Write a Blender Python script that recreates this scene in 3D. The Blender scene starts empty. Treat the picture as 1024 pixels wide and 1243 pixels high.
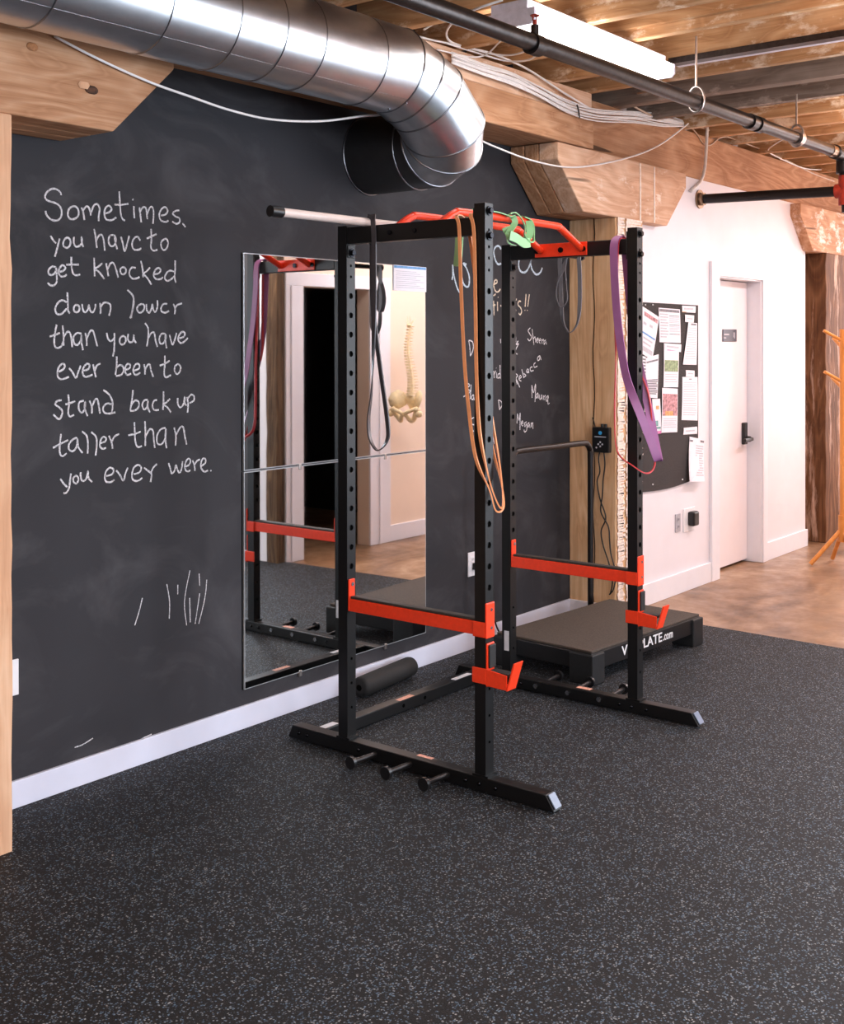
import bpy, bmesh, math, random
from mathutils import Vector, Matrix
random.seed(7)
S = bpy.context.scene
COL = S.collection
# ------------------------------------------------------------------ camera
W_PX, H_PX = 1024, 1243
F_PX, CY_PX, YAW, PITCH, ROLL = 1429.2886, 423.7505, 0.6678, -0.0047, -0.0014
CAM = Vector((0.0, -3.6247, 1.601))
_fw = Vector((math.cos(YAW) * math.cos(PITCH), math.sin(YAW) * math.cos(PITCH), math.sin(PITCH)))
_r0 = _fw.cross(Vector((0, 0, 1))).normalized()
_u0 = _r0.cross(_fw)
_R = _r0 * math.cos(ROLL) + _u0 * math.sin(ROLL)
_U = -_r0 * math.sin(ROLL) + _u0 * math.cos(ROLL)
cam_data = bpy.data.cameras.new('camera')
cam = bpy.data.objects.new('camera', cam_data)
COL.objects.link(cam)
m3 = Matrix((_R, _U, -_fw)).transposed()
cam.matrix_world = Matrix.Translation(CAM) @ m3.to_4x4()
cam_data.sensor_width = 36.0
cam_data.lens = F_PX * 36.0 / H_PX
cam_data.shift_y = (CY_PX - H_PX / 2) / H_PX
cam_data.clip_start = 0.05
S.camera = cam
# ------------------------------------------------------------------ view, world, lights
S.view_settings.view_transform = 'Standard'
S.view_settings.look = 'None'
S.view_settings.exposure = 0.35
S.view_settings.gamma = 1.0
S.view_settings.use_curve_mapping = False
world = bpy.data.worlds.new('world')
S.world = world
world.use_nodes = True
world.node_tree.nodes['Background'].inputs[0].default_value = (0.75, 0.85, 1.0, 1)
world.node_tree.nodes['Background'].inputs[1].default_value = 1.5


def area(name, loc, target, sx, sy, power, color):
    d = bpy.data.lights.new(name, 'AREA')
    d.shape = 'RECTANGLE'
    d.size, d.size_y = sx, sy
    d.energy = power
    d.color = color
    o = bpy.data.objects.new(name, d)
    COL.objects.link(o)
    o.location = loc
    o.rotation_euler = (Vector(target) - Vector(loc)).to_track_quat('-Z', 'Y').to_euler()
    return o


DAY = (0.80, 0.89, 1.0)
WARM = (1.0, 0.76, 0.58)
NEUT = (1.0, 0.88, 0.84)
WIN_X = (-1.9, 0.6, 3.1)                      # three windows in the wall behind the camera
for i, wx in enumerate(WIN_X):
    area('window_daylight', (wx, -8.02, 1.75), (wx, 0, 1.5), 1.7, 1.9, 105, DAY)
SIDE_Y = (-3.95, -5.75)                       # two windows in the side wall right of the camera
for i, wy in enumerate(SIDE_Y):
    area('side_window_daylight', (6.145, wy, 1.70), (2.5, wy, 1.5), 1.5, 2.0, 130, DAY)
LAMPS = [(-1.2, -2.6), (1.6, -5.2), (4.6, -5.2), (-1.2, -5.2), (1.6, -2.6), (5.2, -2.7)]   # unseen gym fluorescents, out of frame; last one added to brighten the joists
for i, (lx, ly) in enumerate(LAMPS):
    area('ceiling_lamp_light', (lx, ly, 2.78), (lx, ly, 0), 1.2, 0.2, 25, NEUT)
    area('ceiling_fill_uplight', (lx, ly, 2.80), (lx, ly, 4), 1.2, 0.2, 60 if lx > 5 else 26, NEUT)  # upward fill added to brighten the joists, not part of any lamp
HALL = [(7.2, -1.75), (9.0, -1.75), (10.9, -1.4)]                          # passage beyond the rack
for i, (lx, ly) in enumerate(HALL):
    area('passage_lamp_light', (lx, ly, 2.78), (lx, ly + 0.3, 0), 1.2, 0.2, 27, (0.98, 0.91, 0.95))
    area('passage_fill_uplight', (lx, ly, 2.80), (lx, ly, 4), 1.2, 0.2, 32, (1.0, 0.88, 0.82))  # unseen upward fill, added to lift the joists over the passage
area('end_window_light', (12.9, -1.4, 1.6), (9, -1.0, 1.3), 1.8, 1.9, 90, (0.97, 0.95, 1.0))

# ------------------------------------------------------------------ helpers


def at(px, py, ax, v):
    """point of the plane ax = v seen at pixel px, py of the photograph (used to survey positions)"""
    d = _fw + _R * ((px - 512) / F_PX) - _U * ((py - CY_PX) / F_PX)
    i = 'XYZ'.index(ax)
    t = (v - CAM[i]) / d[i]
    return CAM + d * t


def tag(o, label=None, cat=None, group=None, kind=None):
    if label: o['label'] = label
    if cat: o['category'] = cat
    if group: o['group'] = group
    if kind: o['kind'] = kind
    return o


def thing(name, label, cat, loc, group=None, kind=None):
    o = bpy.data.objects.new(name, None)
    o.empty_display_size = 0.1
    COL.objects.link(o)
    o.location = loc
    return tag(o, label, cat, group, kind)


def wloc(o):
    v = Vector(o.location)
    while o.parent:
        o = o.parent
        v += Vector(o.location)
    return v


class MB:
    """collects shapes in world coordinates, then builds ONE mesh object"""

    def __init__(self):
        self.bm = bmesh.new()

    def face(self, pts):
        try:
            return self.bm.faces.new([self.bm.verts.new(Vector(p)) for p in pts])
        except ValueError:
            return None

    def box(self, a, b, rz=0.0, c=None, rot=None):
        x0, y0, z0 = a
        x1, y1, z1 = b
        P = [(x0, y0, z0), (x1, y0, z0), (x1, y1, z0), (x0, y1, z0), (x0, y0, z1), (x1, y0, z1), (x1, y1, z1), (x0, y1, z1)]
        cc = Vector(c) if c is not None else Vector(((x0 + x1) / 2, (y0 + y1) / 2, (z0 + z1) / 2))
        M = rot if rot is not None else Matrix.Rotation(rz, 3, 'Z')
        V = [self.bm.verts.new(cc + M @ (Vector(p) - cc)) for p in P]
        for f in ((0, 3, 2, 1), (4, 5, 6, 7), (0, 1, 5, 4), (1, 2, 6, 5), (2, 3, 7, 6), (3, 0, 4, 7)):
            self.bm.faces.new([V[i] for i in f])
        return self

    def prism(self, poly, d):
        """poly: list of 3-D points; d: extrusion vector"""
        d = Vector(d)
        A = [self.bm.verts.new(Vector(p)) for p in poly]
        B = [self.bm.verts.new(Vector(p) + d) for p in poly]
        n = len(poly)
        self.bm.faces.new(A)
        self.bm.faces.new(B[::-1])
        for i in range(n):
            self.bm.faces.new([A[i], B[i], B[(i + 1) % n], A[(i + 1) % n]])
        return self

    def rings(self, R, cap=True, closed=False):
        V = [[self.bm.verts.new(p) for p in ring] for ring in R]
        n = len(V[0])
        m = len(V)
        for i in range(m if closed else m - 1):
            a, b = V[i], V[(i + 1) % m]
            for j in range(n):
                self.bm.faces.new([a[j], a[(j + 1) % n], b[(j + 1) % n], b[j]])
        if cap and not closed:
            self.bm.faces.new(V[0][::-1])
            self.bm.faces.new(V[-1])
        return self

    def tube(self, path, r, n=16, cap=True, closed=False, smooth_path=0):
        path = [Vector(p) for p in path]
        if smooth_path:
            path = catmull(path, smooth_path, closed)
        m = len(path)
        R = []
        ref = None
        for i, p in enumerate(path):
            if closed:
                t = (path[(i + 1) % m] - path[i - 1]).normalized()
            else:
                t = (path[min(i + 1, m - 1)] - path[max(i - 1, 0)]).normalized()
            if ref is None:
                ref = Vector((0, 0, 1)) if abs(t.z) < 0.9 else Vector((1, 0, 0))
            u = (ref - t * ref.dot(t)).normalized()
            ref = u
            v = t.cross(u)
            rr = r(i / (m - 1)) if callable(r) else r
            R.append([p + (u * math.cos(2 * math.pi * k / n) + v * math.sin(2 * math.pi * k / n)) * rr for k in range(n)])
        return self.rings(R, cap, closed)

    def cyl(self, a, b, r, n=20, r2=None):
        a, b = Vector(a), Vector(b)
        t = (b - a).normalized()
        ref = Vector((0, 0, 1)) if abs(t.z) < 0.9 else Vector((1, 0, 0))
        u = (ref - t * ref.dot(t)).normalized()
        v = t.cross(u)
        r2 = r if r2 is None else r2
        f = lambda c, rr: [c + (u * math.cos(2 * math.pi * k / n) + v * math.sin(2 * math.pi * k / n)) * rr for k in range(n)]
        return self.rings([f(a, r), f(b, r2)])

    def sphere(self, c, r, n=14, sc=(1, 1, 1), rot=None):
        c = Vector(c)
        R = []
        for i in range(1, n // 2):
            th = math.pi * i / (n // 2)
            ring = []
            for k in range(n):
                p = Vector((math.sin(th) * math.cos(2 * math.pi * k / n) * sc[0], math.sin(th) * math.sin(2 * math.pi * k / n) * sc[1], math.cos(th) * sc[2])) * r
                if rot is not None: p = rot @ p
                ring.append(c + p)
            R.append(ring[::-1])
        return self.rings(R)

    def ribbon(self, pts, width, thick, closed=True, sub=6):
        """pts: list of (point, width direction); a flat strap swept along them"""
        P = [Vector(p) for p, w in pts]
        Wd = [Vector(w).normalized() for p, w in pts]
        P = catmull(P, sub, closed)
        Wd = [w.normalized() for w in catmull(Wd, sub, closed)]
        m = len(P)
        R = []
        for i, p in enumerate(P):
            if closed:
                t = (P[(i + 1) % m] - P[i - 1]).normalized()
            else:
                t = (P[min(i + 1, m - 1)] - P[max(i - 1, 0)]).normalized()
            w = Wd[i] - t * Wd[i].dot(t)
            w.normalize()
            nrm = t.cross(w)
            a, b = w * width / 2, nrm * thick / 2
            R.append([p - a - b, p + a - b, p + a + b, p - a + b])
        return self.rings(R, True, closed)

    def strokes(self, SS, conv, width, sub=4):
        """chalk strokes: flat strips lying on the wall; conv maps a traced point to the wall"""
        for s in SS:
            Q = [conv(*p) for p in s]
            if len(Q) > 2: Q = catmull(Q, sub, False)
            m = len(Q)
            A, B = [], []
            for i, p in enumerate(Q):
                t = (Q[min(i + 1, m - 1)] - Q[max(i - 1, 0)])
                if t.length < 1e-6: t = Vector((1, 0, 0))
                t.normalize()
                w = Vector((-t.z, 0, t.x)) * (width / 2) * (0.85 + 0.3 * random.random())
                A.append(self.bm.verts.new(p + w))
                B.append(self.bm.verts.new(p - w))
            for i in range(m - 1):
                self.bm.faces.new([A[i], A[i + 1], B[i + 1], B[i]])
        return self

    def build(self, name, mat, parent=None, bevel=0.0, smooth=False, seg=2, angle=35):
        bm = self.bm
        bmesh.ops.recalc_face_normals(bm, faces=bm.faces)
        off = wloc(parent) if parent is not None else None
        if off is None:
            off = Vector((0, 0, 0))
        else:
            bmesh.ops.translate(bm, verts=bm.verts, vec=-off)
        me = bpy.data.meshes.new(name)
        bm.to_mesh(me)
        bm.free()
        me.materials.append(mat)
        o = bpy.data.objects.new(name, me)
        COL.objects.link(o)
        if parent is not None: o.parent = parent
        if smooth:
            for p in me.polygons: p.use_smooth = True
            if smooth != 'all':
                md = o.modifiers.new('edges', 'EDGE_SPLIT')
                md.split_angle = math.radians(angle)
        if bevel:
            md = o.modifiers.new('bevel', 'BEVEL')
            md.width = bevel
            md.segments = seg
            md.limit_method = 'ANGLE'
            md.angle_limit = math.radians(40)
        return o


def catmull(P, n, closed):
    out = []
    m = len(P)
    rng = range(m if closed else m - 1)
    for i in rng:
        if closed:
            p0, p1, p2, p3 = P[i - 1], P[i], P[(i + 1) % m], P[(i + 2) % m]
        else:
            p0, p1, p2, p3 = P[max(i - 1, 0)], P[i], P[i + 1], P[min(i + 2, m - 1)]
        for k in range(n):
            t = k / n
            out.append(0.5 * ((2 * p1) + (p2 - p0) * t + (2 * p0 - 5 * p1 + 4 * p2 - p3) * t * t + (3 * p1 - p0 - 3 * p2 + p3) * t ** 3))
    if not closed: out.append(P[-1].copy())
    return out


# ------------------------------------------------------------------ materials
def srgb(r, g, b):
    f = lambda c: (c / 255 / 12.92) if c / 255 <= 0.04045 else ((c / 255 + 0.055) / 1.055) ** 2.4
    return (f(r), f(g), f(b), 1)


class NT:
    def __init__(self, name):
        self.m = bpy.data.materials.new(name)
        self.m.use_nodes = True
        self.t = self.m.node_tree
        self.b = self.t.nodes['Principled BSDF']

    def n(self, typ, **kw):
        nd = self.t.nodes.new(typ)
        for k, v in kw.items():
            if k in nd.inputs.keys():
                nd.inputs[k].default_value = v
            else:
                setattr(nd, k, v)
        return nd

    def l(self, a, b):
        self.t.links.new(a, b)

    def coords(self, scale=(1, 1, 1), rot=(0, 0, 0)):
        c = self.n('ShaderNodeTexCoord')
        mp = self.n('ShaderNodeMapping')
        mp.inputs['Scale'].default_value = scale
        mp.inputs['Rotation'].default_value = rot
        self.l(c.outputs['Object'], mp.inputs[0])
        return mp.outputs[0]

    def noise(self, vec, scale, detail=5, rough=0.55, dist=0.0):
        nd = self.n('ShaderNodeTexNoise')
        nd.inputs['Scale'].default_value = scale
        nd.inputs['Detail'].default_value = detail
        nd.inputs['Roughness'].default_value = rough
        nd.inputs['Distortion'].default_value = dist
        self.l(vec, nd.inputs['Vector'])
        return nd.outputs['Fac']

    def ramp(self, fac, stops):
        nd = self.n('ShaderNodeValToRGB')
        el = nd.color_ramp.elements
        while len(el) > 1: el.remove(el[-1])
        el[0].position, el[0].color = stops[0]
        for p, c in stops[1:]:
            e = el.new(p)
            e.color = c
        self.l(fac, nd.inputs[0])
        return nd.outputs[0]

    def mix(self, fac, a, b, blend='MIX'):
        nd = self.n('ShaderNodeMix')
        nd.data_type = 'RGBA'
        nd.blend_type = blend
        for s, v in ((0, fac), (6, a), (7, b)):
            if hasattr(v, 'links') or hasattr(v, 'is_linked'):
                self.l(v, nd.inputs[s])
            else:
                nd.inputs[s].default_value = v
        return nd.outputs[2]

    def bump(self, h, strength=0.3, dist=0.002):
        nd = self.n('ShaderNodeBump')
        nd.inputs['Strength'].default_value = strength
        nd.inputs['Distance'].default_value = dist
        self.l(h, nd.inputs['Height'])
        self.l(nd.outputs[0], self.b.inputs['Normal'])

    def set(self, color=None, rough=None, metal=None, spec=None):
        for k, v in (('Base Color', color), ('Roughness', rough), ('Metallic', metal), ('Specular IOR Level', spec)):
            if v is None: continue
            if hasattr(v, 'is_linked'):
                self.l(v, self.b.inputs[k])
            else:
                self.b.inputs[k].default_value = v
        return self.m


def plain(name, col, rough=0.5, metal=0.0, spec=0.5, var=0.06, nscale=30, bump=0.0):
    t = NT(name)
    v = t.coords()
    f = t.noise(v, nscale, 4)
    c = tuple(col)
    lo = tuple(max(0, x * (1 - var * 2)) for x in c[:3]) + (1,)
    hi = tuple(min(1, x * (1 + var * 2)) for x in c[:3]) + (1,)
    t.set(t.ramp(f, [(0.3, lo), (0.7, hi)]), rough, metal, spec)
    if bump: t.bump(f, bump)
    return t.m


def wood(name, dark, mid, light, axis='X', ring=9.0, stain=None, rough=0.75, stain_amt=0.5, knots=True, streak=1.0):
    """sawn timber: long grain along axis, rings, knots, checks"""
    t = NT(name)
    sc = {'X': (0.16, 1, 1), 'Y': (1, 0.16, 1), 'Z': (1, 1, 0.16)}[axis]
    sf = {'X': (0.03, 1, 1), 'Y': (1, 0.03, 1), 'Z': (1, 1, 0.03)}[axis]
    v = t.coords(sc)
    vf = t.coords(sf)
    big = t.noise(v, 3.0, 3, 0.5, 0.6)
    ringf = t.n('ShaderNodeMath', operation='MULTIPLY')
    t.l(big, ringf.inputs[0])
    ringf.inputs[1].default_value = ring * 1.5
    fr = t.n('ShaderNodeMath', operation='PINGPONG')
    t.l(ringf.outputs[0], fr.inputs[0])
    fr.inputs[1].default_value = 0.5
    fine = t.noise(vf, 90, 5, 0.6)
    dk = tuple(0.5 * (a + b) for a, b in zip(dark[:3], mid[:3])) + (1,)
    rings_c = t.ramp(fr.outputs[0], [(0.0, light), (0.25, mid), (0.42, dk), (0.5, mid)])
    c = t.mix(0.38, rings_c, t.ramp(fine, [(0.3, dark), (0.5, mid), (0.7, light)]))
    blot = t.noise(t.coords(), 2.2, 4, 0.6)
    c = t.mix(t.ramp(blot, [(0.35, (0, 0, 0, 1)), (0.75, (0.55, 0.55, 0.55, 1))]), c, dark)
    if stain is not None:
        st = t.noise(t.coords({'X': (.5, 1, 1), 'Y': (1, .5, 1), 'Z': (1, 1, .10)}[axis]), 9.0, 7, 0.68)
        c = t.mix(t.ramp(st, [(0.62 - 0.14 * stain_amt, (0, 0, 0, 1)), (0.70 - 0.10 * stain_amt, (1, 1, 1, 1))]), c, stain)
    crack = t.noise(t.coords({'X': (.06, 1, 1), 'Y': (1, .06, 1), 'Z': (1, 1, .06)}[axis]), 14, 2, 0.4)
    c = t.mix(t.ramp(crack, [(0.255, (0.9, 0.9, 0.9, 1)), (0.285, (0, 0, 0, 1))]), c, tuple(x * .25 for x in dark[:3]) + (1,))
    t.set(c, rough, 0, 0.25)
    t.bump(fine, 0.35, 0.004)
    return t.m


M = {}
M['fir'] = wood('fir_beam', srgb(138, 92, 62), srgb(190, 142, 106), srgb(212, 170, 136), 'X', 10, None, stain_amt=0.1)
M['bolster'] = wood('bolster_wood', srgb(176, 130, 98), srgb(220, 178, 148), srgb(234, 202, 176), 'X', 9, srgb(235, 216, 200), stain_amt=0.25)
M['post'] = wood('post_wood', srgb(178, 130, 90), srgb(228, 184, 140), srgb(240, 204, 164), 'Z', 7)
M['post_left'] = wood('pine_post_wood', srgb(184, 134, 100), srgb(216, 172, 138), srgb(228, 190, 158), 'Z', 6)
M['old_post'] = wood('weathered_post_wood', srgb(62, 38, 24), srgb(112, 74, 46), srgb(146, 104, 72), 'Z', 10, srgb(206, 174, 154), stain_amt=0.45)
M['mirror_post'] = wood('brown_post_wood', srgb(44, 30, 20), srgb(92, 70, 50), srgb(124, 100, 74), 'Z', 12, srgb(36, 26, 18), stain_amt=0.7)
M['corbel_flaked'] = wood('flaked_corbel_wood', srgb(150, 98, 64), srgb(196, 148, 112), srgb(218, 178, 146), 'X', 9, srgb(240, 226, 216), stain_amt=0.75)
M['joist'] = wood('joist_wood', srgb(146, 98, 60), srgb(204, 156, 110), srgb(224, 182, 138), 'Y', 7, srgb(234, 212, 186), stain_amt=0.55)
M['joist_grey'] = wood('grey_joist_wood', srgb(92, 76, 66), srgb(142, 122, 108), srgb(166, 148, 134), 'Y', 6, srgb(180, 160, 146), stain_amt=0.4)
M['deck'] = wood('ceiling_board_wood', srgb(64, 42, 26), srgb(112, 78, 50), srgb(146, 106, 72), 'X', 7, srgb(190, 160, 130), stain_amt=0.2)
M['stand_wood'] = wood('varnished_stand_wood', srgb(206, 128, 58), srgb(228, 156, 84), srgb(238, 172, 104), 'Z', 5, rough=0.35)


def m_chalkboard():
    t = NT('chalkboard_paint')
    v = t.coords((1, 1, 1))
    big = t.noise(v, 0.9, 4, 0.5, 0.5)
    sw = t.noise(t.coords((0.7, 1, 1.0), (0, 0.35, 0)), 2.6, 5, 0.6, 1.6)
    c = t.ramp(big, [(0.35, srgb(43, 43, 47)), (0.72, srgb(54, 53, 57))])
    c = t.mix(t.ramp(sw, [(0.5, (0, 0, 0, 1)), (0.8, (0.28, 0.28, 0.28, 1))]), c, srgb(104, 102, 105))
    t.set(c, 0.72, 0, 0.22)
    t.bump(t.noise(v, 120, 3), 0.06, 0.002)
    return t.m


M['chalkboard'] = m_chalkboard()


def m_rubber():
    t = NT('speckled_rubber')
    v = t.coords()
    vo = t.n('ShaderNodeTexVoronoi')
    vo.inputs['Scale'].default_value = 165
    wob = t.n('ShaderNodeTexNoise')
    wob.inputs['Scale'].default_value = 210
    t.l(v, wob.inputs['Vector'])
    wm = t.n('ShaderNodeVectorMath', operation='MULTIPLY_ADD')
    t.l(wob.outputs['Color'], wm.inputs[0])
    wm.inputs[1].default_value = (0.008, 0.008, 0.008)
    t.l(v, wm.inputs[2])
    t.l(wm.outputs[0], vo.inputs['Vector'])
    sep = t.n('ShaderNodeSeparateColor')
    t.l(vo.outputs['Color'], sep.inputs[0])
    near = t.ramp(vo.outputs['Distance'], [(0.30, (1, 1, 1, 1)), (0.55, (0, 0, 0, 1))])
    cl = t.noise(v, 5, 3)
    add = t.n('ShaderNodeMath', operation='MULTIPLY_ADD')
    t.l(cl, add.inputs[0])
    add.inputs[1].default_value = 0.24
    t.l(sep.outputs[0], add.inputs[2])
    pick = t.ramp(add.outputs[0], [(0.70, (0, 0, 0, 1)), (0.80, (1, 1, 1, 1))])
    f = t.mix(1.0, near, pick, 'MULTIPLY')
    spc = t.ramp(sep.outputs[1], [(0.0, srgb(70, 88, 106)), (0.45, srgb(98, 116, 134)), (0.75, srgb(122, 128, 134)), (1.0, srgb(150, 152, 152))])
    base = t.ramp(t.noise(v, 260, 3), [(0.35, srgb(23, 22, 22)), (0.7, srgb(42, 41, 42))])
    c = t.mix(f, base, spc)
    t.set(c, 0.65, 0, 0.16)
    t.bump(t.noise(v, 320, 3), 0.5, 0.002)
    return t.m


M['rubber'] = m_rubber()


def m_concrete():
    t = NT('brown_concrete')
    v = t.coords()
    a = t.noise(t.coords((0.8, 1.3, 1)), 1.3, 7, 0.62, 1.0)
    b = t.noise(v, 7, 6, 0.65)
    c = t.ramp(a, [(0.3, srgb(86, 62, 44)), (0.45, srgb(136, 102, 74)), (0.58, srgb(160, 126, 96)), (0.72, srgb(196, 168, 142))])
    c = t.mix(t.ramp(b, [(0.4, (0, 0, 0, 1)), (0.8, (0.5, 0.5, 0.5, 1))]), c, srgb(100, 74, 54))
    rr = t.ramp(b, [(0.3, (0.28, 0.28, 0.28, 1)), (0.7, (0.5, 0.5, 0.5, 1))])
    t.set(c, rr, 0, 0.45)
    return t.m


M['concrete'] = m_concrete()


def m_galv():
    t = NT('galvanized_steel')
    a = t.noise(t.coords((0.5, 1, 1)), 22, 4, 0.55)
    c = t.ramp(a, [(0.3, srgb(204, 208, 214)), (0.7, srgb(220, 223, 228))])
    t.set(c, 0.33, 1.0)
    t.bump(t.noise(t.coords((0.3, 1, 1)), 4, 1, 0.3), 0.05, 0.01)
    return t.m


M['galv'] = m_galv()
M['seam'] = plain('duct_seam_steel', srgb(150, 154, 160), 0.3, 1.0)
M['duct_black'] = plain('black_painted_duct', srgb(46, 46, 48), 0.42, 0.2)
M['white_wall'] = plain('white_wall_paint', srgb(228, 224, 230), 0.6, var=0.01, nscale=6)
M['trim'] = plain('white_trim_paint', srgb(230, 229, 236), 0.4, var=0.01, nscale=8)
M['trim_daylit'] = plain('daylit_skirting_paint', srgb(214, 216, 232), 0.4, var=0.012, nscale=8)  # bluish copy of the trim; cool daylight put into its colour
M['door'] = plain('white_door_paint', srgb(236, 228, 232), 0.45, var=0.01, nscale=5)
M['warm_lit_wall'] = plain('warm_lit_wall_paint', srgb(238, 216, 196), 0.6, var=0.01, nscale=6)  # white wall with the warm lamp light tinted into its colour
M['black_steel'] = plain('black_powder_coat', srgb(13, 13, 14), 0.40, 0.0, 0.42, var=0.1, nscale=200)
M['hole'] = plain('dark_hole', srgb(6, 6, 6), 0.9, 0, 0.05)
M['red_steel'] = plain('red_powder_coat', srgb(246, 64, 28), 0.34, 0.0, 0.5, var=0.03, nscale=60)
M['rubber_pad'] = plain('black_rubber_pad', srgb(24, 23, 23), 0.6, var=0.1, nscale=80)
M['dusty_rubber'] = plain('dusty_black_rubber', srgb(52, 46, 42), 0.6, var=0.15, nscale=60)
M['bolt'] = plain('dark_bolt_steel', srgb(40, 40, 44), 0.25, 0.9)
M['bright_bolt'] = plain('zinc_bolt_steel', srgb(190, 190, 194), 0.25, 1.0)
M['cap_grey'] = plain('grey_plastic_cap', srgb(120, 128, 146), 0.35)
M['sticker_white'] = plain('white_sticker', srgb(214, 212, 216), 0.5, var=0.04)
M['sticker_orange'] = plain('orange_sticker', srgb(226, 160, 138), 0.5, var=0.2, nscale=90)
M['pvc'] = plain('white_pvc', srgb(232, 212, 204), 0.35, var=0.02)
M['foam'] = plain('black_foam', srgb(17, 16, 17), 0.75, var=0.12, nscale=150, bump=0.15)
M['platform_top'] = plain('brown_grit_mat', srgb(72, 62, 54), 0.8, var=0.2, nscale=160, bump=0.2)
M['platform_black'] = plain('black_satin_frame', srgb(20, 20, 22), 0.4, var=0.08, nscale=60)
M['platform_foot'] = plain('black_rubber_foot', srgb(26, 27, 29), 0.55, var=0.15, nscale=60)
M['white_print'] = plain('white_print', srgb(236, 234, 236), 0.5, var=0.01)
M['felt'] = plain('grey_black_felt', srgb(70, 66, 66), 0.9, 0, 0.1, var=0.35, nscale=240)
M['paper'] = plain('white_paper', srgb(232, 228, 236), 0.7, var=0.015, nscale=14)
M['paper_blue'] = plain('pale_blue_paper', srgb(186, 208, 228), 0.7, var=0.04, nscale=14)
M['ink'] = plain('grey_ink', srgb(120, 118, 126), 0.7, var=0.2, nscale=80)
M['ink_light'] = plain('pale_grey_ink', srgb(190, 188, 198), 0.7, var=0.05, nscale=80)
M['ink_blue'] = plain('blue_ink', srgb(104, 158, 208), 0.7, var=0.12, nscale=40)
M['ink_green'] = plain('green_picture_print', srgb(142, 160, 122), 0.7, var=0.25, nscale=60)
M['ink_photo'] = plain('warm_picture_print', srgb(186, 134, 140), 0.7, var=0.35, nscale=50)
M['ink_orange'] = plain('orange_picture_print', srgb(236, 160, 104), 0.7, var=0.2, nscale=50)
M['ink_pink'] = plain('pink_print', srgb(206, 120, 170), 0.7, var=0.2, nscale=40)
M['ink_teal'] = plain('teal_print', srgb(110, 158, 158), 0.7, var=0.2, nscale=40)
M['iron'] = plain('dark_iron_pipe', srgb(58, 52, 50), 0.36, 0.75, var=0.15, nscale=50)
M['iron_black'] = plain('black_iron_pipe', srgb(30, 26, 26), 0.4, 0.4, var=0.1, nscale=50)
M['zinc'] = plain('zinc_steel', srgb(190, 182, 178), 0.3, 0.9, var=0.08, nscale=40)
M['conduit'] = plain('grey_conduit', srgb(222, 214, 208), 0.4, 0.0, var=0.06)
M['rust_red'] = plain('red_painted_iron', srgb(168, 52, 34), 0.5, 0.2, var=0.15, nscale=40)
M['brass'] = plain('brass', srgb(150, 126, 104), 0.35, 0.9, var=0.06)
M['cable_white'] = plain('white_cable', srgb(232, 226, 224), 0.5, var=0.03)
M['cable_tan'] = plain('tan_cable', srgb(196, 166, 140), 0.5, var=0.05)
M['cable_black'] = plain('black_cable', srgb(18, 17, 17), 0.5)
M['plastic_black'] = plain('black_plastic', srgb(22, 22, 24), 0.35)
M['plastic_white'] = plain('white_plastic', srgb(232, 230, 234), 0.35, var=0.01)
M['plastic_grey'] = plain('grey_plastic', srgb(170, 168, 176), 0.4, var=0.03)
M['knot'] = plain('dark_knot', srgb(70, 40, 20), 0.8, var=0.4, nscale=90)
M['knot_light'] = plain('brown_knot', srgb(150, 98, 60), 0.8, var=0.2, nscale=60)
M['led_blue'] = plain('blue_button', srgb(60, 160, 220), 0.3)
M['sign'] = plain('dark_grey_sign', srgb(66, 66, 80), 0.45)
M['band_grey'] = plain('grey_latex', srgb(112, 108, 112), 0.42, var=0.05)
M['band_mid'] = plain('charcoal_latex', srgb(66, 63, 67), 0.38, var=0.06)
M['band_dark'] = plain('dark_grey_latex', srgb(54, 52, 56), 0.35, var=0.08)
M['band_orange'] = plain('orange_latex', srgb(246, 164, 110), 0.45, var=0.03)
M['band_green'] = plain('green_latex', srgb(150, 206, 146), 0.45, var=0.04, nscale=12)
M['band_purple'] = plain('purple_latex', srgb(158, 100, 150), 0.45, var=0.05, nscale=10)
M['band_red'] = plain('red_latex', srgb(214, 66, 70), 0.45, var=0.04)
M['bone'] = plain('ivory_bone', srgb(238, 216, 172), 0.5, var=0.1, nscale=30)
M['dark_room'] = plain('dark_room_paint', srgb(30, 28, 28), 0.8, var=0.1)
M['brick_white'] = plain('white_side_wall_paint', srgb(226, 228, 236), 0.6, var=0.03, nscale=4)
M['side_grey'] = plain('charcoal_side_wall', srgb(64, 64, 68), 0.7, var=0.05, nscale=4)
M['brown_wall'] = plain('brown_left_wall', srgb(126, 100, 82), 0.8, var=0.1, nscale=5)
M['paint_streak'] = plain('white_paint_streak', srgb(240, 222, 210), 0.7, var=0.08, nscale=60)
M['window_frame'] = plain('white_window_frame', srgb(220, 220, 224), 0.4)


def m_chalk(name, col):
    t = NT(name)
    f = t.noise(t.coords((1, 1, 1)), 260, 3, 0.6)
    t.set(tuple(col), 0.9, 0, 0.1)
    t.l(t.ramp(f, [(0.38, (0.35, 0.35, 0.35, 1)), (0.54, (1, 1, 1, 1))]), t.b.inputs['Alpha'])
    return t.m


M['chalk'] = m_chalk('white_chalk', srgb(212, 210, 214))
M['chalk_bright'] = m_chalk('bright_white_chalk', srgb(232, 228, 232))
M['chalk_cream'] = m_chalk('cream_chalk', srgb(238, 222, 200))
M['chalk_blue'] = m_chalk('pale_blue_chalk', srgb(206, 222, 236))


def m_mirror():
    t = NT('mirror_glass')
    t.set((0.84, 0.86, 0.86, 1), 0.02, 1.0)
    return t.m


M['mirror'] = m_mirror()
M['glass_edge'] = plain('polished_glass_edge', srgb(212, 216, 220), 0.15, 0.6)


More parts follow.
